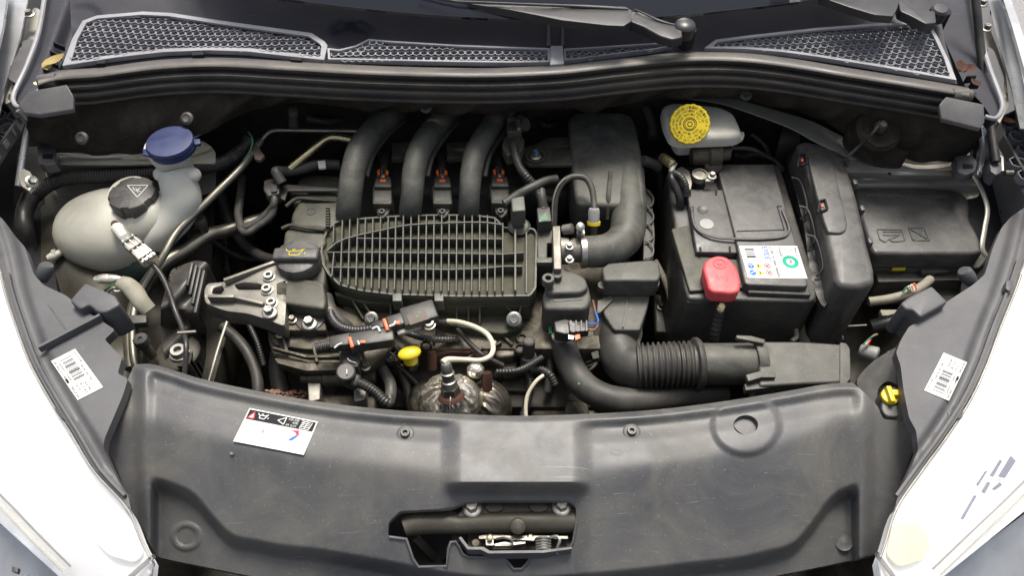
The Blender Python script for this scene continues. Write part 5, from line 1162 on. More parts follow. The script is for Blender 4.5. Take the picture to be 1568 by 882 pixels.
# lower coolant hose
hz = thing('radiator_hose', 'smooth fat black radiator hose curving below the throttle motor to the right', 'hose', W(900, 600, -.2))
mk('hose', tube([(860, 500, -.115, 19), (864, 530, -.12, 20), (876, 565, -.125, 21), (900, 595, -.13, 21.5), (940, 612, -.135, 21), (990, 612, -.14, 20), (1050, 604, -.145, 20), (1110, 602, -.15, 20)], 20, 24, 8), M['rubber'], hz, 60)
mk('paint_dot', lathe(W(886, 590, -.112)+Z*0.004, [(.0018, 0), (.0018, .0012), (0, .0014)], (0, -.4, 1), 12), M['green'], hz)
mk('hose_band', tube([(846, 512, -.103), (850, 520, -.098), (862, 522, -.096)], 3, 8), M['conduit'], hz)
mk('green_band', tube([(842, 500, -.102), (843, 512, -.10)], 3, 8), M['green'], hz)
mk('spring_clip', join(*[tube([(888+i*5, 572-i*8, -.14), (904+i*5, 566-i*8, -.13), (914+i*4, 556-i*8, -.13)], 2.5, 8) for i in range(3)], prism([(905, 540), (916, 536), (918, 548), (908, 550)], -.12, .004, .001, .001)), M['dark'], label='folded wire hose clip in the gap beside the fat hose', cat='hose clip')
# exhaust manifold, foil heat shield, lambda probe
ex = thing('exhaust_manifold', 'rusty exhaust manifold flange wrapped in crumpled silver foil shield', 'exhaust manifold', W(690, 600, -.25))
from mathutils import noise as mn
def crumple(d):
    return 1 + 0.10*(abs(mn.noise(d*2.1))-0.15) - 0.07*abs(mn.noise(d*4.7+Vector((3, 1, 2)))) - 0.022*abs(mn.noise(d*9.0)) - 0.006*abs(mn.noise(d*19.0))
def drum(d):
    q = Vector((d.x*1.6, d.y*1.6, d.z*0.8)); a = math.atan2(d.y, d.x)
    c1 = abs(mn.noise(Vector((math.cos(a)*2.6, math.sin(a)*2.6, d.z*0.9))))
    c2 = abs(mn.noise(Vector((math.cos(a)*6+4, math.sin(a)*6, d.z*2.2+1))))
    c3 = abs(mn.noise(Vector((d.x*3+d.z*5, d.y*3-d.z*4, 7))))
    return 1 + 0.05*(1-abs(d.z)) - 0.12*c1 - 0.05*c2 - 0.05*c3 + 0.03*math.sin(a*3)
mk('heat_shield', ellipsoid(W(690, 617, -.135), .045, .041, .047, 140, 90, drum), M['foil'], ex, 35)
mk('lower_shield', ellipsoid(W(748, 626, -.18), .034, .04, .052, 90, 60, lambda d: drum(d+Vector((1, 0, 0)))), M['foildull'], ex, 35)
mk('shield_side', ellipsoid(W(650, 622, -.17), .026, .035, .04, 50, 34, crumple), M['aludark'], ex, 40)
mk('shield_boss', ellipsoid(W(728, 568, -.11), .013, .012, .012, 40, 26, crumple), M['foil'], ex, 40)
mk('shield_seam', tube([(688, 592, -.085), (690, 606, -.083), (689, 622, -.088), (690, 640, -.10)], 1.0, 6), M['steel'], ex)
mk('flange', prism([(650, 528), (665, 518), (690, 526), (715, 526), (740, 518), (752, 528), (746, 545), (720, 541), (690, 539), (660, 546)], -.12, 0.025, 0.006, 0.003), M['rust'], ex)
for x, y in ((661, 547), (727, 546), (746, 580)):
    mk('stud', lathe(W(x, y+8, -.125), [(.0075, -.01), (.0075, .012), (.0068, .014), (.006, .018), (0, .018)], (0, .5, .85), 10), M['rust'], ex)
pr = thing('lambda_probe', 'stainless lambda probe with a cream looping cable above the foil shield', 'probe', W(688, 590, -.12))
pa = Vector((-.10, .42, .9))
pb = W(690, 601, -.088)
mk('probe_nut', lathe(pb, [(0.0135, -.006), (0.0135, 0.009)], pa, 6), M['pipe'], pr)
mk('probe_body', lathe(pb+pa.normalized()*.009, [(0.0115, 0), (0.0105, 0.010), (0.0085, 0.011), (0.0085, 0.020), (0.0095, 0.021), (0.0095, 0.023), (0.0075, 0.024), (0.0075, 0.034), (0.006, 0.038), (0, 0.038)], pa, 24), M['steel'], pr)
mk('collar', lathe(pb-pa.normalized()*.008, [(0.0185, 0), (0.017, .004), (0.014, .006)], pa, 24), M['rust'], pr)
mk('probe_cable', tube([(678, 556, -.047, 5.5), (686, 551, -.048, 4.8), (712, 551, -.055, 4), (735, 552, -.055, 4), (751, 545, -.055, 4), (755, 530, -.058, 4), (746, 512, -.062, 4), (725, 500, -.07, 4), (700, 493, -.08, 4), (676, 492, -.09, 4)], 4.2, 12), M['cream'], pr)
mk('cable_boot', tube([(668, 494, -.088), (684, 494, -.085)], 6, 12), M['wire'], pr)
# dipstick
dp = thing('dipstick', 'bright yellow oil dipstick handle left of the foil shield', 'dipstick', W(627, 560, -.1))
mk('handle', ellipsoid(W(627, 541, -.075), .0165, .011, .0065, 28, 16, tilt=Matrix.Rotation(R(18), 3, 'Z')), M['yellow'], dp, 60)
mk('handle_base', lathe(W(629, 553, -.095), [(.0105, 0), (.0105, .010), (.008, .014)], (0, .2, 1), 20), M['yellow'], dp)
mk('guide_tube', lathe(W(630, 562, -.135), [(.010, 0), (.010, .035)], (0, .15, 1), 16), M['dark'], dp)
# twin diagonal connectors
for k, (A, B, lb) in enumerate((((577, 503), (662, 483), 'upper diagonal black connector with a brown square face and orange seal'), ((488, 530), (612, 518), 'lower diagonal black connector with an orange seal and white paint marks'))):
    t = thing('loom_connector', lb, 'connector', W((A[0]+B[0])/2, (A[1]+B[1])/2, -.07), 'diagonal loom connectors')
    z = -.045 if k == 0 else -.055
    if k == 0:
        mk('rear_shell', bar(W(570, 503, z-.006), W(598, 497, z-.004), .015, .014, .003), M['wire'], t)
        mk('middle_shell', bar(W(594, 499, z-.003), W(624, 490, z-.002), .021, .018, .003), M['black'], t)
        mk('front_shell', bar(W(616, 492, z-.002), W(668, 477, z-.002), .033, .022, .004), M['black'], t)
        fr = [W(622, 483, z+.010), W(650, 475, z+.010), W(658, 488, z+.010), W(628, 498, z+.010)]
        Qf = Quad(fr, .0002); mk('brown_face', Qf.rect(0, 0, 1, 1), M['brown'], t, 0)
        mk('green_dots', join(Qf.ring(.72, .12, 0, .0016, 2, 10), Qf.ring(.5, .42, 0, .0016, 2, 10)), M['green'], t, 0)
        mk('orange_seal', join(bar(W(588, 489, z+.006), W(594, 507, z+.004), .005, .006, .001), box(W(609, 495, z+.008), .006, .005, .004)), M['orange'], t)
        mk('paint_mark', join(tube([(570, 504, z+.004), (578, 501, z+.005), (582, 508, z+.004)], 2, 6), tube([(596, 500, z+.009), (603, 497, z+.009), (606, 492, z+.01)], 2, 6)), M['white'], t)
        mk('bolt_end', torx(W(657, 497, z-.004), .0075), M['steel'], t)
        mk('metal_sleeve', bar(W(608, 511, z-.006), W(645, 499, z-.006), .008, .006, .002), M['greyplas'], t)
    else:
        mk('rear_shell', ctube([(483, 533, z), (496, 530, z), (508, 527, z)], 7.5, .005, .18), M['black'], t)
        mk('middle_shell', bar(W(506, 528, z), W(540, 522, z+.002), .020, .016, .003), M['black'], t)
        mk('front_shell', bar(W(536, 526, z+.003), W(604, 516, z+.003), .023, .020, .003), M['black'], t)
        mk('orange_seal', join(bar(W(535, 517, z+.012), W(540, 533, z+.010), .005, .006, .001), box(W(556, 524, z+.014), .007, .004, .003)), M['orange'], t)
        mk('paint_mark', join(tube([(512, 533, z+.009), (518, 528, z+.010), (524, 526, z+.010)], 1.6, 6), tube([(548, 522, z+.014), (550, 528, z+.013)], 1.6, 6)), M['white'], t)
mk('ribbed_sleeve', ctube([(506, 470, -.07), (508, 486, -.065), (520, 500, -.06), (538, 506, -.056), (556, 506, -.053), (572, 503, -.051)], 7, .0042, .16), M['wire'], smooth=50, label='ribbed black sleeve feeding the upper diagonal connector', cat='conduit')
mk('stub_hose', tube([(500, 456, -.075), (505, 472, -.07), (516, 488, -.075), (530, 500, -.085), (534, 510, -.1)], 10, 12), M['rubber'], label='thick black hose stub left of the diagonal connectors', cat='hose')
el = thing('elbow_connector', 'black elbow connector with ribbed pipe below the diagonal connectors', 'connector', W(545, 590, -.1))
mk('elbow_top', lathe(W(531, 575, -.078), [(.0125, 0), (.013, .004), (.013, .014), (.011, .016), (0, .016)], (0.1, -.2, 1), 24), M['black'], el)
mk('elbow_body', bar(W(527, 578, -.085), W(550, 588, -.088), .020, .018, .005, 3), M['black'], el)
mk('ribbed_pipe', ctube([(548, 586, -.088), (562, 592, -.09), (576, 602, -.095), (588, 614, -.1), (596, 618, -.105), (597, 606, -.11)], 8, .0042, .16), M['wire'], el, 50)
mk('white_mark', tube([(531, 566, -.061), (531, 573, -.061)], 1, 6), M['white'], el)
mk('vent_pipe', tube([(597, 612, -.11), (598, 590, -.11), (586, 566, -.12), (572, 545, -.13), (560, 530, -.14)], 9, 12), M['rubber'], label='black pipe rising behind the ribbed elbow pipe', cat='pipe')
bx = thing('plug_stack', 'black stacked plug with a white tick mark above the elbow connector', 'plug', W(535, 550, -.1))
mk('plug_body', prism([(520, 538), (545, 536), (552, 548), (548, 562), (526, 562)], -.072, .03, .003, .003), M['black'], bx)
mk('tick_mark', join(tube([(532, 549, -.069), (536, 553, -.069), (545, 556, -.069)], 1.1, 6)), M['white'], bx)
# front alternator bracket & tensioner
al = thing('front_casting', 'pale aluminium bracket with cross tube behind the front cover, left of centre', 'bracket', W(515, 595, -.2))
mk('cross_pin', lathe(W(462, 580, -.115), [(.007, 0), (.007, .01), (.0105, .012), (.0105, .030), (.013, .032), (.013, .06), (.009, .062), (.009, .105)], (1, .02, 0), 20), M['aludark'], al)
for x in (482, 552):
    mk('upright_leg', prism([(x-12, 570), (x+10, 570), (x+8, 612), (x-10, 616)], -.112, .02, .003, .003), M['alu'], al)
mk('lower_body', prism([(470, 608), (490, 602), (575, 606), (574, 640), (470, 632)], -.135, .05, .006, .004), M['aludark'], al)
mk('foot', prism([(536, 612), (560, 612), (560, 630), (536, 630)], -.14, .02, .003, .003), M['alu'], al)
rd = mk('radiator_core', box(Vector((-0.05, -0.115, -0.26)), 0.86, 0.02, 0.20), M['dark'], label='dark radiator core behind the front cover', cat='radiator')
gs = []
rnd = random.Random(3)
for i in range(90):
    gs.append(box(W(408+rnd.random()*62, 598+rnd.random()*12, -.16+rnd.random()*.006), .004, .0025, .003))
mk('copper_gravel', join(*gs), M['copper'], kind='stuff', label='reddish brown honeycomb radiator fins in the gap at lower left', cat='radiator fins')
mk('drain_hose', tube([(428, 540, -.16), (426, 570, -.17), (432, 600, -.18), (446, 630, -.19)], 14, 14), M['rubber'], label='fat black hose dropping in the dark gap left of the aluminium bracket', cat='hose')
# centre gap: dangling wire, sensor, castings
mk('sensor_stub', join(lathe(W(809, 560, -.14), [(.012, 0), (.012, .02), (.009, .022), (.009, .05), (.007, .052), (0, .052)], (0, .2, 1), 18)), M['black'], label='black sensor standing in the gap left of the fat hose', cat='sensor')
mk('sensor_lead', ctube([(812, 566, -.12), (828, 566, -.12), (842, 574, -.12), (850, 590, -.13)], 6, .004, .15), M['wire'], smooth=50, label='ribbed lead of the sensor in the centre gap', cat='conduit')
mk('white_lead', tube([(832, 575, -.12), (820, 585, -.12), (808, 605, -.13), (805, 625, -.14), (806, 645, -.15)], 3, 8), M['cream'], label='cream coloured lead hanging in the gap right of the foil', cat='wire')
mk('water_outlet', join(prism([(748, 512), (790, 505), (800, 520), (790, 545), (760, 548)], -.12, .05, .008, .004), prism([(765, 548), (792, 540), (792, 566), (772, 570)], -.14, .02, .004, .003)), M['aludark'], label='stained cast outlet housing right of the looping cream cable', cat='housing')
mk('gearbox_casting', join(prism([(812, 600), (880, 575), (920, 640), (930, 680), (815, 680)], -.20, .06, .01, .006), prism([(868, 610), (900, 614), (905, 650), (860, 650)], -.19, .02, .005, .003)), M['aludark'], label='dim gearbox casting deep in the gap under the fat hose', cat='gearbox')
mk('dark_casting', join(prism([(560, 520), (660, 505), (780, 505), (830, 520), (830, 570), (640, 590), (570, 560)], -.165, .10, .01, .006)), M['dark'], label='grimy dark casting below the diagonal connectors', cat='casting')

# dim parts lower down in the gaps of the bay, all belonging to the engine and its ancillaries
rg = random.Random(11)
def gap_hose(pts, r, m='rubber', rib=False): mk('gap_hose', (ctube(pts, r, .0045, .14) if rib else tube(pts, r, 10, 6)), M[m], eng, 50)
gap_hose([(340, 300, -.14), (352, 340, -.16), (372, 372, -.17), (400, 392, -.16), (424, 398, -.15)], 8)
gap_hose([(330, 260, -.12), (340, 300, -.14), (345, 360, -.2), (350, 420, -.24)], 6, 'wire', True)
gap_hose([(300, 330, -.16), (330, 372, -.19), (372, 395, -.2), (410, 396, -.2)], 5, 'wire')
gap_hose([(340, 500, -.24), (372, 530, -.25), (392, 570, -.26), (396, 620, -.26)], 9)
gap_hose([(372, 480, -.22), (392, 520, -.22), (404, 560, -.24)], 4, 'wire', True)
gap_hose([(1006, 240, -.14), (1012, 300, -.17), (1010, 380, -.2), (1014, 450, -.22), (1010, 520, -.25)], 6)
gap_hose([(1003, 400, -.14), (1022, 440, -.15), (1034, 500, -.17), (1030, 540, -.18)], 5, 'conduit')
gap_hose([(1150, 205, -.05), (1170, 222, -.06), (1180, 250, -.09)], 5, 'wire', True)
gap_hose([(1140, 240, -.05), (1160, 236, -.06), (1186, 246, -.07), (1200, 262, -.08)], 4, 'rubber')
gap_hose([(1255, 440, -.14), (1262, 480, -.15), (1248, 520, -.16)], 5, 'wire')
gap_hose([(790, 520, -.14), (800, 545, -.14), (812, 590, -.16), (800, 640, -.17)], 6, 'wire', True)
gap_hose([(820, 500, -.13), (834, 530, -.14), (842, 560, -.15), (838, 600, -.17)], 6)
gap_hose([(610, 560, -.14), (622, 590, -.15), (630, 625, -.16), (640, 650, -.17)], 7)
gap_hose([(560, 548, -.11), (590, 550, -.11), (616, 566, -.13), (640, 590, -.15)], 4, 'wire', True)
gap_hose([(470, 180, -.03), (500, 186, -.04), (530, 182, -.05)], 6)
gap_hose([(820, 180, -.05), (838, 192, -.05), (862, 186, -.06)], 6, 'wire', True)
gap_hose([(800, 268, -.07), (822, 300, -.08), (846, 306, -.08)], 6)
for x, y, z, w_, d_ in ((592, 238, -.10, 30, 16), (676, 238, -.10, 26, 16), (752, 240, -.10, 26, 16), (1150, 230, -.10, 60, 20), (1016, 480, -.20, 30, 60), (350, 250, -.14, 40, 30), (370, 440, -.24, 60, 40), (1262, 500, -.2, 40, 30), (790, 580, -.18, 50, 40), (620, 620, -.2, 50, 30), (905, 540, -.17, 40, 30)):
    mk('gap_bracket', prism([(x-w_/2, y-d_/2), (x+w_/2, y-d_/2+3), (x+w_/2-3, y+d_/2), (x-w_/2+4, y+d_/2-2)], z, .02, .004, .003), M[rg.choice(['dark', 'aludark', 'blackold'])], eng)
for x, y, z in ((352, 246, -.138), (1155, 228, -.098), (1012, 470, -.198), (380, 436, -.238), (795, 572, -.178), (905, 536, -.168), (640, 470, -.11), (756, 528, -.118), (505, 478, -.068), (448, 490, -.068), (560, 562, -.09), (430, 512, -.083)):
    mk('gap_bolt', bolt(W(x, y, z), .0075), M['pipe'], eng)

for a, b in (((418, 534), (470, 548)), ((470, 548), (548, 548)), ((430, 500), (440, 540)), ((520, 526), (524, 560)), ((548, 520), (560, 556)), ((480, 530), (486, 556))):
    mk('casting_rib', bar(W(*a, -.084), W(*b, -.086), .004, .008, .001), M['aludark'], eng)

rq = random.Random(21)
for k in range(16):
    x, y = 566+rq.random()*250, 496+rq.random()*58
    if rq.random() < .5: mk('casting_boss', lathe(W(x, y, -.114), [(.009, -.004), (.008, .006), (.006, .007), (.005, .003), (0, .003)], (0, -.1, 1), 16), M[rq.choice(['aludark', 'dark'])], eng)
    else: mk('casting_rib', bar(W(x, y, -.112), W(x+rq.uniform(-30, 30), y+rq.uniform(8, 26), -.114), .004, .010, .001), M[rq.choice(['aludark', 'dark'])], eng)
for (x0, y0, x1, y1, r_) in ((600, 500, 700, 520, 5), (700, 505, 770, 560, 4), (640, 560, 600, 520, 4), (760, 570, 830, 548, 5)):
    gap_hose([(x0, y0, -.10), ((x0+x1)/2, (y0+y1)/2+8, -.095), (x1, y1, -.11)], r_, 'wire', r_ == 5)
# ================================================================== RIGHT SIDE: brake reservoir, battery, covers, fuse box
br = thing('brake_reservoir', 'white brake fluid reservoir with a yellow printed cap at the back right', 'reservoir', W(1075, 220, -.02))
mk('reservoir_body', prism([(1014, 160), (1030, 154), (1100, 160), (1124, 170), (1133, 190), (1138, 204), (1120, 208), (1040, 211), (1028, 206), (1018, 185)], .030, 0.020, 0.012, 0.009, .001, 4), M['tank'], br, 60)
mk('reservoir_flange', prism([(1020, 196), (1040, 206), (1120, 204), (1139, 200), (1141, 207), (1136, 213), (1080, 218), (1040, 220), (1026, 212)], .014, 0.007, 0.006, 0.003, 0, 3), M['tank'], br, 60)
mk('reservoir_lower', prism([(1030, 200), (1130, 204), (1126, 212), (1040, 216)], .008, 0.03, 0.008, 0.003), M['tank'], br)
cax = (CAM-W(1058, 182, .05)).normalized(); cax = (cax+Vector((0.10, 0.06, 0.08))).normalized()
cc_ = W(1056, 190, .046)
cap = mk('cap', lathe(cc_, [(.0285, -.012), (.0305, -.006), (.0305, .002), (.029, .004), (0, .004)], cax, 72, 0, lambda a: 1+0.018*math.cos(a*18)), M['yellow'], br, 35)
# printed rings on the cap
cx_ = Vector((1, 0, 0)); cx_ = (cx_-cax*cx_.dot(cax)).normalized(); cy_ = cax.cross(cx_)
o_ = cc_+cax*.0043
def ringtext(s, r, h, a0, a1):
    gs = []; n = len(s)
    for i, ch in enumerate(s):
        if ch == ' ': continue
        a = a0+(a1-a0)*(i+.5)/n; w_ = abs(a1-a0)/n*r*.8
        v, f, _ = text_mesh(ch); rad = cx_*math.cos(a)+cy_*math.sin(a); tan = cx_*math.sin(a)-cy_*math.cos(a)
        gs.append(([o_+rad*(r+(b-.5)*h)+tan*((x-.5)*w_) for x, b in v], f))
    return join(*gs)
def ringline(r, w_):
    n = 48; V = []
    for q in (r-w_/2, r+w_/2): V += [o_+cx_*math.cos(2*math.pi*i/n)*q+cy_*math.sin(2*math.pi*i/n)*q for i in range(n)]
    return V, [(i, (i+1) % n, n+(i+1) % n, n+i) for i in range(n)]
mk('ring_print', join(ringtext('ATTENTION NETTOYER LE BOUCHON AVANT OUVERTURE UTILISER LIQUIDE DOT 4 ', .0252, .0036, R(340), R(-14)),
   ringtext('USE ONLY DOT 4 FLUID FROM SEALED CONTAINER CLEAN CAP ', .0200, .0034, R(335), R(0)), ringtext('CLEAN FILLER CAP BEFORE REMOVING DOT 4 ', .0148, .0032, R(330), R(0)),
   ringline(.0098, .001), ringline(.0076, .001), ringline(.0035, .0012)), M['ink'], cap, 0)
mc = thing('brake_cylinder', 'dull metal brake master cylinder under the white reservoir', 'brake cylinder', W(1085, 240, -.03))
mk('cylinder', lathe(W(1058, 238, -.015), [(.014, 0), (.017, .006), (.017, .024), (.021, .027), (.021, .046), (.012, .05), (.012, .062)], (1, .1, 0), 24), M['aludark'], mc)
mk('port', lathe(W(1090, 252, -.03), [(.016, 0), (.014, .012), (.009, .014), (0, .014)], (0, -.6, .5), 20), M['aludark'], mc)
mk('brake_line', tube([(1118, 226, -.01), (1150, 228, -.02), (1172, 238, -.04)], 3, 8), M['rubber'], mc)
for x0, y0, x1, y1, lb in ((990, 165, 1000, 210, 'black hose behind the air duct near the reservoir'), (984, 245, 1008, 256, 'black tube end beside the battery lug')):
    mk('dark_hose', tube([(x0, y0, -.02), ((x0+x1)/2+3, (y0+y1)/2, -.03), (x1, y1, -.04)], 8, 12), M['rubber'], label=lb, cat='hose')

# battery ------------------------------------------------------------
bt = thing('battery', 'black car battery with white label and grey vent disc', 'battery', W(1150, 450, -.2))
ZB = -.038
mk('case', prism([(1020, 266), (1034, 256), (1098, 250), (1194, 250), (1252, 440), (1250, 458), (1240, 462), (1054, 458), (1048, 440)], ZB-.012, 0.16, 0.005, 0.004, 0.001), M['black'], bt)
mk('left_gutter', prism([(1028, 350), (1054, 344), (1066, 392), (1140, 398), (1144, 440), (1056, 446)], ZB-.006, 0.012, 0.003, 0.003), M['blackold'], bt)
mk('front_skirt', prism([(1052, 456), (1250, 456), (1250, 462), (1052, 463)], ZB-.018, 0.12, 0.003, 0.002), M['black'], bt)
mk('lid', prism([(1097, 251), (1184, 251), (1236, 430), (1238, 437), (1232, 439), (1146, 436), (1140, 433), (1124.6, 358)], ZB+.006, 0.022, 0.003, 0.0025), M['satin'], bt)
mk('lid_left', prism([(1051, 289), (1107, 290), (1124, 358), (1129, 387), (1066, 386), (1061, 350)], ZB+.002, 0.018, 0.003, 0.002), M['satin'], bt)
mk('front_ledge', prism([(1142, 437), (1238, 441), (1243, 452), (1146, 448)], ZB-.004, 0.012, 0.003, 0.002), M['black'], bt)
mk('seam_line', tube([(1121, 291, ZB+.006), (1128, 340, ZB+.006)], .1, 6) if False else bar(W(1108.5, 292, ZB+.0015), W(1125, 358, ZB+.0015), .002, .006), M['ink'], bt)
mk('handle', tube([(1059, 318, ZB+.0045), (1062, 340, ZB+.0055), (1070, 353, ZB+.0055), (1086, 361, ZB+.0065), (1110, 365, ZB+.0075), (1160, 366, ZB+.0085), (1196, 363, ZB+.0085), (1206, 357, ZB+.0085), (1208, 347, ZB+.0085), (1198, 322, ZB+.0075)], 2.2, 10, flat=.7), M['satin'], bt)
for x, y in ((1060, 318), (1056, 293), (1096, 292), (1072, 380), (1117, 379)):
    mk('slot', prism([(x-1.5, y-2), (x+2, y-2), (x+2.5, y+7), (x-1, y+7)], ZB+.0023, 0.002, 0, 0), M['ink'], bt)
mk('slot', join(bar(W(1190, 316, ZB+.0062), W(1197, 316, ZB+.0062), .0015, .001), bar(W(1190, 316, ZB+.0062), W(1201, 352, ZB+.0062), .0015, .001), bar(W(1201, 352, ZB+.0062), W(1128, 354, ZB+.0062), .0015, .001)), M['ink'], bt)
mk('vent_disc', lathe(W(1082, 343, ZB+.0022), [(.0105, 0), (.0105, .0007), (0, .0007)], Z, 28), M['greyplas'], bt)
mk('faint_disc', lathe(W(1076, 321, ZB+.0020), [(.0095, 0), (.0095, .0005), (.0085, .0005), (.008, .0001), (0, .0001)], Z, 28), M['satin'], bt)
LQ = Quad([W(1131.5, 376, ZB+.0064), W(1220.5, 376.5, ZB+.0064), W(1236.5, 426.5, ZB+.0064), W(1145.5, 425.5, ZB+.0064)], .0003)
lb = mk('label', LQ.rect(0, 0, 1, 1, 0), M['white'], bt, 0, label='white printed battery label')
mk('bar_code', join(LQ.rect(.08, .10, .235, .145), LQ.rect(.08, .20, .235, .22), LQ.rect(.08, .26, .235, .28), LQ.rect(.08, .32, .235, .38)), M['greyink'], lb, 0)
mk('blue_print', join(LQ.text('EXIDE', .385, .03, .475, .44, 90), LQ.ring(.105, .63, 0, .0048, 1), LQ.ring(.105, .84, 0, .0048, 1)), M['blueink'], lb, 0)
mk('blue_print_detail', join(LQ.line((.06, .62), (.15, .62), .0012, 2), LQ.line((.105, .56), (.105, .69), .0008, 2), LQ.line((.06, .87), (.15, .80), .0014, 2)), M['white'], lb, 0)
mk('yellow_print', join(LQ.poly([(.205, .56), (.30, .64), (.205, .72)]), LQ.poly([(.205, .77), (.30, .85), (.205, .93)])), M['yelink'], lb, 0)
mk('red_print', join(LQ.ring(.385, .63, .0038, .0047), LQ.ring(.385, .84, .0038, .0047), LQ.line((.35, .57), (.42, .70), .0008), LQ.line((.35, .78), (.42, .90), .0008)), M['redink'], lb, 0)
mk('teal_ring', LQ.ring(.80, .50, .0062, .0118), M['tealink'], lb, 0)
mk('black_print', join(LQ.text('L2  EFB  12V  60Ah  640A(EN)', .495, .03, .555, .97, 90), LQ.line((.30, .03), (.30, .47), .0004), LQ.line((.47, .03), (.47, .97), .0004), LQ.line((.58, .03), (.58, .97), .0004), LQ.line((.02, .48), (.47, .48), .0004),
   LQ.line((.23, .60), (.23, .67), .0014, 2), LQ.line((.23, .82), (.23, .88), .0014, 2), LQ.line((.36, .65), (.41, .61), .0012, 2), LQ.line((.36, .86), (.41, .82), .0012, 2)), M['ink'], lb, 0)
mk('grey_print', join(LQ.text('Recycle', .66, .05, .70, .35, 90), LQ.text('Made in', .93, .06, .97, .30, 90), *[LQ.line((.62+.045*i, .12), (.62+.045*i, .34), .0006) for i in range(3)], *[LQ.line((.78+.05*i, .06), (.78+.05*i, .20), .0006) for i in range(3)], *[LQ.line((.66+.06*i, .80), (.66+.06*i, .93), .0005) for i in range(4)], LQ.text('Pb', .77, .44, .83, .56, 90)), M['greyink'], lb, 0)
# positive terminal cover
pt = thing('terminal_cover', 'bright red plastic cover over the positive battery terminal', 'terminal cover', W(1104, 450, -.05))
rc = [(1076, 409), (1079, 400), (1088, 393), (1100, 390), (1114, 393), (1124, 402), (1131, 414), (1135, 432), (1133, 446), (1120, 449), (1092, 447), (1085, 442)]
mk('cover_shell', prism(rc, -.018, 0.022, 0.005, 0.0045, -.001, 4), M['red'], pt, 50)
mk('embossed_ring', join(lathe(W(1102, 404, -.0178), [(.0095, 0), (.009, .0008), (.008, .0008), (.0075, 0)], Z, 28, caps=False), bar(W(1098, 404, -.0176), W(1106, 404, -.0176), .0015, .0012), bar(W(1102, 401, -.0176), W(1102, 407, -.0176), .0015, .0012)), M['red'], pt)
mk('embossed_lettering', Quad([W(1092, 418, -.0178), W(1116, 418, -.0178), W(1118, 430, -.0178), W(1094, 430, -.0178)], .0004).text('A+B', .05, .1, .95, .9), mat('red_plastic_relief', (.62, .045, .055), .35, bump=0), pt, 0)
mk('terminal_lug', join(prism([(1097, 452), (1113, 452), (1111, 470), (1107, 477), (1098, 474)], -.045, .005, .003, .0012), lathe(W(1104, 469, -.044), [(.005, 0), (.005, .004), (0, .004)], (0, -.6, .8), 6)), M['brass'], pt)
mk('battery_cable', ctube([(1103, 472, -.05), (1098, 490, -.07), (1094, 510, -.09), (1090, 535, -.12)], 8, .008, .10), M['wire'], pt, 50)
# negative terminal
ng = thing('earth_clamp', 'dull metal earth clamp with bolt at the rear left of the battery', 'battery clamp', W(1068, 272, -.03))
mk('clamp_plate', prism([(1034, 260), (1044, 254), (1056, 262), (1060, 280), (1058, 290), (1046, 288)], -.022, .004, .003, .001), M['alu'], ng)
mk('clamp_ring', lathe(W(1070, 273, -.028), [(.0125, 0), (.0125, .010), (.009, .011), (.0088, .0085), (0, .0085)], Z, 28), M['alu'], ng)
mk('clamp_ear', prism([(1078, 264), (1092, 262), (1096, 268), (1094, 276), (1080, 278)], -.020, .006, .003, .001), M['alu'], ng)
mk('clamp_bolt', bolt(W(1090, 270, -.019), .0075), M['steel'], ng)
mk('terminal_post', lathe(W(1070, 284, -.045), [(.010, 0), (.0095, .018)], Z, 20), M['dark'], ng)
eb = thing('earth_cable', 'black earth cables with a brass-coloured lug at the back of the battery', 'cable', W(1035, 280, -.04))
mk('lug', lathe(W(1014, 240, -.01), [(.0075, 0), (.0085, .012), (.0085, .026), (.006, .028)], (.45, -.8, .1), 16), M['brass'], eb)
mk('cable', tube([(1028, 262, -.015, 4), (1028, 272, -.012, 5), (1034, 285, -.02, 6), (1040, 300, -.03, 6), (1042, 318, -.05, 6)], 5, 12), M['wire'], eb)
mk('cable', ctube([(1030, 264, -.012), (1042, 270, -.008), (1050, 284, -.015), (1050, 300, -.03)], 5, .004, .14), M['wire'], eb, 50)
mk('white_ferrule', tube([(1036, 250, -.008, 1.6), (1030, 257, -.01, 4), (1028, 264, -.012, 4.5)], 4, 10), M['greyplas'], eb)
mk('rusty_link', prism([(1036, 256), (1048, 256), (1056, 264), (1046, 268)], -.026, .003, .002, .0008), M['rust'], eb)

# tall battery side cover -----------------------------------------
sc = thing('battery_side_cover', 'tall black moulded cover standing between the battery and the fuse box', 'side cover', W(1290, 480, -.15))
top = [(1219, 219), (1230, 214), (1262, 218), (1274, 224), (1292, 236), (1297, 252), (1306, 278), (1316, 312), (1330, 374), (1340, 412), (1341, 432), (1318, 440), (1288, 438), (1279, 428), (1274, 400), (1262, 352), (1252, 300), (1236, 262), (1226, 240)]
ZS = -.004
mk('cover_body', prism(top, ZS, 0.135, 0.006, 0.009, .0, 4), M['satin'], sc, 50)
mk('raised_panel', prism([(1236, 238), (1262, 234), (1275, 246), (1298, 342), (1296, 352), (1288, 357), (1268, 356), (1262, 340), (1246, 280)], ZS+.004, 0.006, 0.005, 0.0025), M['satin'], sc)
for i, (x, y) in enumerate(((1296, 250), (1308, 282), (1319, 322), (1331, 372))):
    mk('edge_notch', box(W(x, y, ZS-.004), .006, .010, .012, b=.001), M['satin'], sc)
mk('front_window', join(bar(WY(1292, 500, W(1320, 436, ZS-.02).y-.004), WY(1327, 498, W(1320, 436, ZS-.02).y-.004), .002, .002), bar(WY(1292, 500, W(1320, 436, ZS-.02).y-.004), WY(1287, 524, W(1320, 436, ZS-.02).y-.004), .002, .002)), M['conduit'], sc)
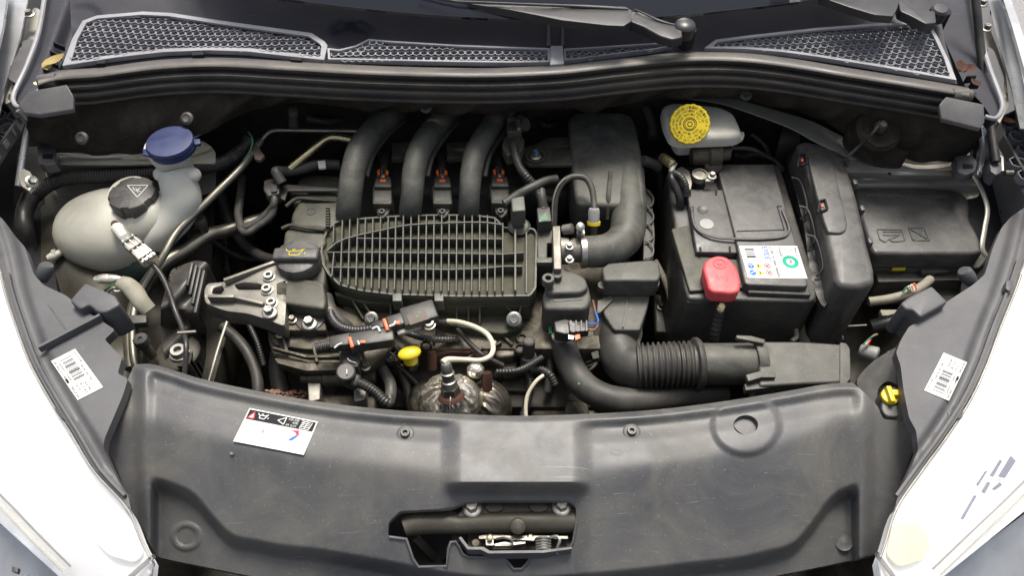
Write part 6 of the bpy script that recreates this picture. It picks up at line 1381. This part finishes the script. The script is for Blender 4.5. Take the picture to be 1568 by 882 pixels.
mk('inner_flange', sheet(psm([(1216, 225), (1238, 275), (1250, 330), (1266, 390), (1274, 440), (1262, 470), (1246, 440), (1238, 400), (1232, 350), (1220, 300), (1206, 250)], 3), lambda x, y: -.05+.001*math.sin(y*.3), res=6, t=.01), M['wire'], sc)
for k in range(3):
    mk('cable_loop', tube([(1212+k*12, 272+k*44, -.03), (1224+k*12, 276+k*44, -.028), (1232+k*12, 296+k*44, -.03), (1236+k*12, 322+k*44, -.035), (1226+k*12, 336+k*44, -.045)], 1.8, 8), M['wire'], sc)
for x, y in ((1228, 246), (1259, 316)):
    c = mk('retaining_clip', join(*[bar(W(x+p[0], y+p[1], ZS+.006), W(x+q[0], y+q[1], ZS+.006), .0025, .004) for p, q in (((-7, 10), (-4, -8)), ((-4, -8), (4, -10)), ((4, -10), (8, 4)), ((8, 4), (-2, 8)))]), M['ink'], sc)
    mk('orange_tip', box(W(x, y, ZS+.004), .004, .005, .004, b=.001), M['orange'], c)
# fuse box -----------------------------------------------------------
fz = thing('fuse_box', 'low black fuse box cover with moulded book and crossed-box symbols', 'fuse box', W(1410, 380, -.1))
ZF2 = -.052
mk('box_cover', prism([(1308, 292), (1318, 286), (1400, 286), (1462, 290), (1480, 298), (1486, 316), (1484, 334), (1496, 356), (1506, 376), (1506, 384), (1490, 388), (1400, 388), (1340, 388), (1334, 380)], ZF2, 0.030, 0.010, 0.008, 0.002, 4), M['satin'], fz, 50)
mk('box_lip', prism([(1334, 386), (1508, 384), (1512, 396), (1500, 410), (1336, 412)], ZF2-.034, 0.012, 0.004, 0.002), M['duct'], fz)
mk('box_front', prism([(1338, 410), (1500, 410), (1490, 428), (1345, 432)], ZF2-.045, 0.06, 0.004, 0.003), M['black'], fz)
mk('cover_ridge', prism([(1322, 294), (1452, 296), (1456, 302), (1326, 300)], ZF2+.0015, 0.003, 0.002, 0.001), M['satin'], fz)
def em(pts, w=.0018): return join(*[bar(W(*a, ZF2+.0004), W(*b, ZF2+.0004), w, .0018) for a, b in zip(pts, pts[1:])])
mk('book_symbol', join(em([(1343, 351), (1347, 366), (1355, 371), (1361, 366), (1366, 370), (1376, 370), (1386, 368), (1381, 352), (1343, 351)]), em([(1352, 355), (1380, 355)]), em([(1352, 360), (1378, 360)]), em([(1361, 366), (1374, 362)])), M['duct'], fz)
mk('crossed_box_symbol', join(em([(1391, 349), (1415, 349), (1423, 368), (1398, 368), (1391, 349)]), em([(1391, 349), (1423, 368)]), em([(1415, 349), (1398, 368)])), M['duct'], fz)
mk('label_tag', prism([(1368, 408), (1388, 408), (1386, 413), (1366, 413)], ZF2-.032, .003, 0, 0), M['yelink'], fz)
mk('latch_tab', prism([(1410, 412), (1452, 411), (1454, 416), (1412, 418)], ZF2-.036, .006, .001, .001), M['duct'], fz)
mk('paint_fleck', join(prism([(1441, 402), (1451, 402), (1452, 405), (1442, 405)], ZF2-.0335, .001, 0, 0)), M['conduit'], fz)
# wiring below the fuse box
ls = thing('fuse_box_loom', 'tangle of dark cables and pale plugs below the fuse box', 'wiring loom', W(1370, 500, -.15))
mk('main_sleeve', tube([(1330, 462, -.07), (1360, 458, -.065), (1390, 450, -.06), (1412, 438, -.06), (1424, 428, -.065)], 7, 12), M['conduit'], ls)
for k, mm in enumerate(('green', 'cream', 'white', 'orange')):
    mk('wire', tube([(1382+k*4, 448-k, -.05), (1388+k*4, 440-k*2, -.045), (1392+k*4, 446, -.05)], 1.3, 6), M[mm], ls)
mk('lower_sleeve', tube([(1335, 500, -.11), (1365, 492, -.10), (1395, 482, -.10), (1415, 470, -.11)], 10, 12), M['wire'], ls)
mk('pale_plug', lathe(W(1316, 536, -.12), [(.008, 0), (.011, .004), (.012, .024), (.009, .026)], (.8, -.5, .2), 16), M['greyplas'], ls)
mk('pale_plug', box(W(1370, 548, -.11), .022, .016, .014, b=.002), M['greyplas'], ls)
mk('pale_plug', box(W(1362, 482, -.13), .03, .012, .012, b=.002), M['conduit'], ls)
for k, mm in enumerate(('green', 'cream', 'redink')):
    mk('wire', tube([(1322+k*3, 528, -.10), (1332+k*3, 518-k*2, -.095), (1344, 512, -.09)], 1.3, 6), M[mm], ls)
mk('support_rod', tube([(1218, 500, -.12), (1220, 515, -.12), (1212, 522, -.12)], 3.5, 8), M['conduit'], label='pale bent rod between battery and side cover', cat='rod')
# bonnet latch clips on both ledges
for P, z, lb in (([(56, 222), (78, 218), (84, 226), (86, 250), (70, 254), (58, 250)], .004, 'black bonnet edge clip on the ledge left of the coolant tank'), ([(1463, 238), (1486, 236), (1498, 246), (1494, 262), (1480, 268), (1466, 262)], .012, 'black bonnet edge clip on the ledge at the right by the stay')):
    t = thing('edge_clip', lb, 'clip', W(P[0][0], P[0][1], z), 'bonnet edge clips')
    mk('clip_base', prism(P, z, .016, .003, .002), M['bracket'], t)
    xm = sum(p[0] for p in P)/6; ym = sum(p[1] for p in P)/6
    mk('clip_window', prism([(xm-7, ym-1), (xm+9, ym-1), (xm+9, ym+6), (xm-7, ym+6)], z+.0004, .002, .001, 0), M['ink'], t)
    mk('clip_bar', prism([(xm-12, ym+10), (xm+10, ym+10), (xm+10, ym+15), (xm-11, ym+15)], z-.004, .008, .001, .001), M['wire'], t)
hb = thing('hinge_bolt_tab', 'silver tab with a hexagon bolt at the left edge of the bay', 'bolt', W(42, 275, -.01))
mk('tab', prism([(27, 270), (34, 257), (46, 262), (54, 278), (44, 292), (32, 284)], .0, .006, .003, .0015), M['body'], hb)
mk('tab_bolt', bolt(W(49, 278, .002), .010, (.6, -.2, .7)), M['steel'], hb)

# bonnet stay and its socket
gsx = thing('bonnet_stay', 'slim black bonnet stay rising at the right end of the scuttle', 'bonnet stay', W(1525, 255, .02))
mk('stay_rod', sweep(resample([W(1525, 248, .03), W(1516, 190, .055), W(1508, 130, .085), W(1500, 60, .125), W(1494, 0, .165), W(1490, -40, .19)], .02), .0065, 14), M['wire'], gsx)
mk('socket', prism([(1514, 240), (1534, 240), (1535, 262), (1526, 268), (1517, 262)], .026, .022, .003, .003), M['bracket'], gsx)
mk('socket_rim', join(bar(W(1514, 241, .028), W(1534, 240, .028), .003, .003), bar(W(1534, 240, .028), W(1535, 262, .024), .003, .003)), M['steel'], gsx)
mk('socket_bolt', lathe(W(1538, 265, .01), [(.005, 0), (.005, .012), (0, .012)], (1, 0, 0), 12), M['steel'], gsx)
# wipers
w1 = thing('wiper_arm', 'black wiper arm with round cap in the middle of the scuttle', 'wiper', W(1048, 60, .15), 'wiper arms')
mk('blade', sweep([W(640, -8, .195), W(700, 2, .192), W(800, 6, .190), W(880, 9, .188), W(962, 14, .186)], .002, 6), M['wire'], w1)
mk('arm_channel', prism([(700, -1), (720, 1), (900, 7), (958, 10), (968, 16), (966, 32), (955, 39), (930, 38), (860, 30), (780, 14), (720, 5)], .186, .012, .002, .003), M['wiper'], w1)
mk('arm_hinge', prism([(962, 12), (980, 14), (1006, 26), (1030, 34), (1044, 36), (1046, 56), (1030, 60), (1010, 54), (985, 40), (964, 32)], .176, .014, .004, .004), M['wiper'], w1)
mk('highlight_edge', tube([(972, 14, .178), (990, 22, .178), (1010, 32, .177), (1034, 38, .176)], 1.2, 6), M['wiper'], w1)
mk('cap', lathe(W(1046, 52, .160), [(.0150, 0), (.0155, .010), (.0150, .018), (.011, .0215), (0, .022)], (0, -.15, 1), 28), M['wiper'], w1)
mk('spindle', lathe(W(1049, 70, .125), [(.012, 0), (.012, .03)], Z, 20), M['ink'], w1)
w2 = thing('wiper_arm', 'black wiper arm with round cap at the top right corner', 'wiper', W(1433, 40, .15), 'wiper arms')
mk('arm_channel', prism([(1255, -6), (1270, -12), (1380, -8), (1374, 12), (1368, 24), (1340, 22), (1300, 10)], .186, .012, .002, .003), M['wiper'], w2)
mk('arm_hinge', prism([(1374, -4), (1384, 0), (1392, 10), (1412, 14), (1432, 16), (1434, 34), (1418, 36), (1396, 24), (1378, 16)], .176, .014, .004, .004), M['wiper'], w2)
mk('cap', lathe(W(1431, 28, .158), [(.0130, 0), (.0135, .010), (.0130, .017), (.010, .020), (0, .0205)], (0, -.15, 1), 28), M['wiper'], w2)
mk('spindle', lathe(W(1432, 42, .125), [(.012, 0), (.012, .03)], Z, 20), M['ink'], w2)

# leaves caught in the gutters
def leaf(px, py, z, L_, ang, lb, m='leaf', curl=.3):
    c = W(px, py, z); V = []; n = 8
    ca, sa = math.cos(ang), math.sin(ang)
    for i in range(n+1):
        t = i/n; w_ = L_*.28*math.sin(math.pi*min(1, t*.94+.04))**.8
        for s in (-1, 0, 1):
            x = (t-.5)*L_; y = s*w_; zz = abs(s)*w_*.5 + curl*L_*(t-.5)**2*2
            V.append(c+Vector((x*ca-y*sa, x*sa+y*ca, zz)))
    F = []
    for i in range(n):
        for s in (0, 1): a = i*3+s; F.append((a, a+1, a+4, a+3))
    mk('fallen_leaf', (V, F), M[m], label=lb, cat='leaf', group='leaves caught in the gutters')
leaf(84, 95, .125, .035, .9, 'green-yellow leaf lying between the left gutter and the grille')
leaf(74, 102, .122, .028, 2.0, 'pale yellow leaf half hidden beside the end of the seal')
leaf(62, 128, .112, .018, 0.2, 'small orange leaf at the left end of the seal', 'brass')
leaf(1470, 104, .125, .03, 1.3, 'curled brown leaf standing by the right grille corner', 'rust')
leaf(1478, 108, .124, .034, .5, 'long brown leaf lying across the right gutter', 'rust')
leaf(1493, 128, .118, .02, 1.9, 'small brown leaf in the right gutter behind the seal end', 'rust')
leaf(1541, 186, .02, .026, -.5, 'dry brown leaf lying on the right honeycomb bracket', 'copper')
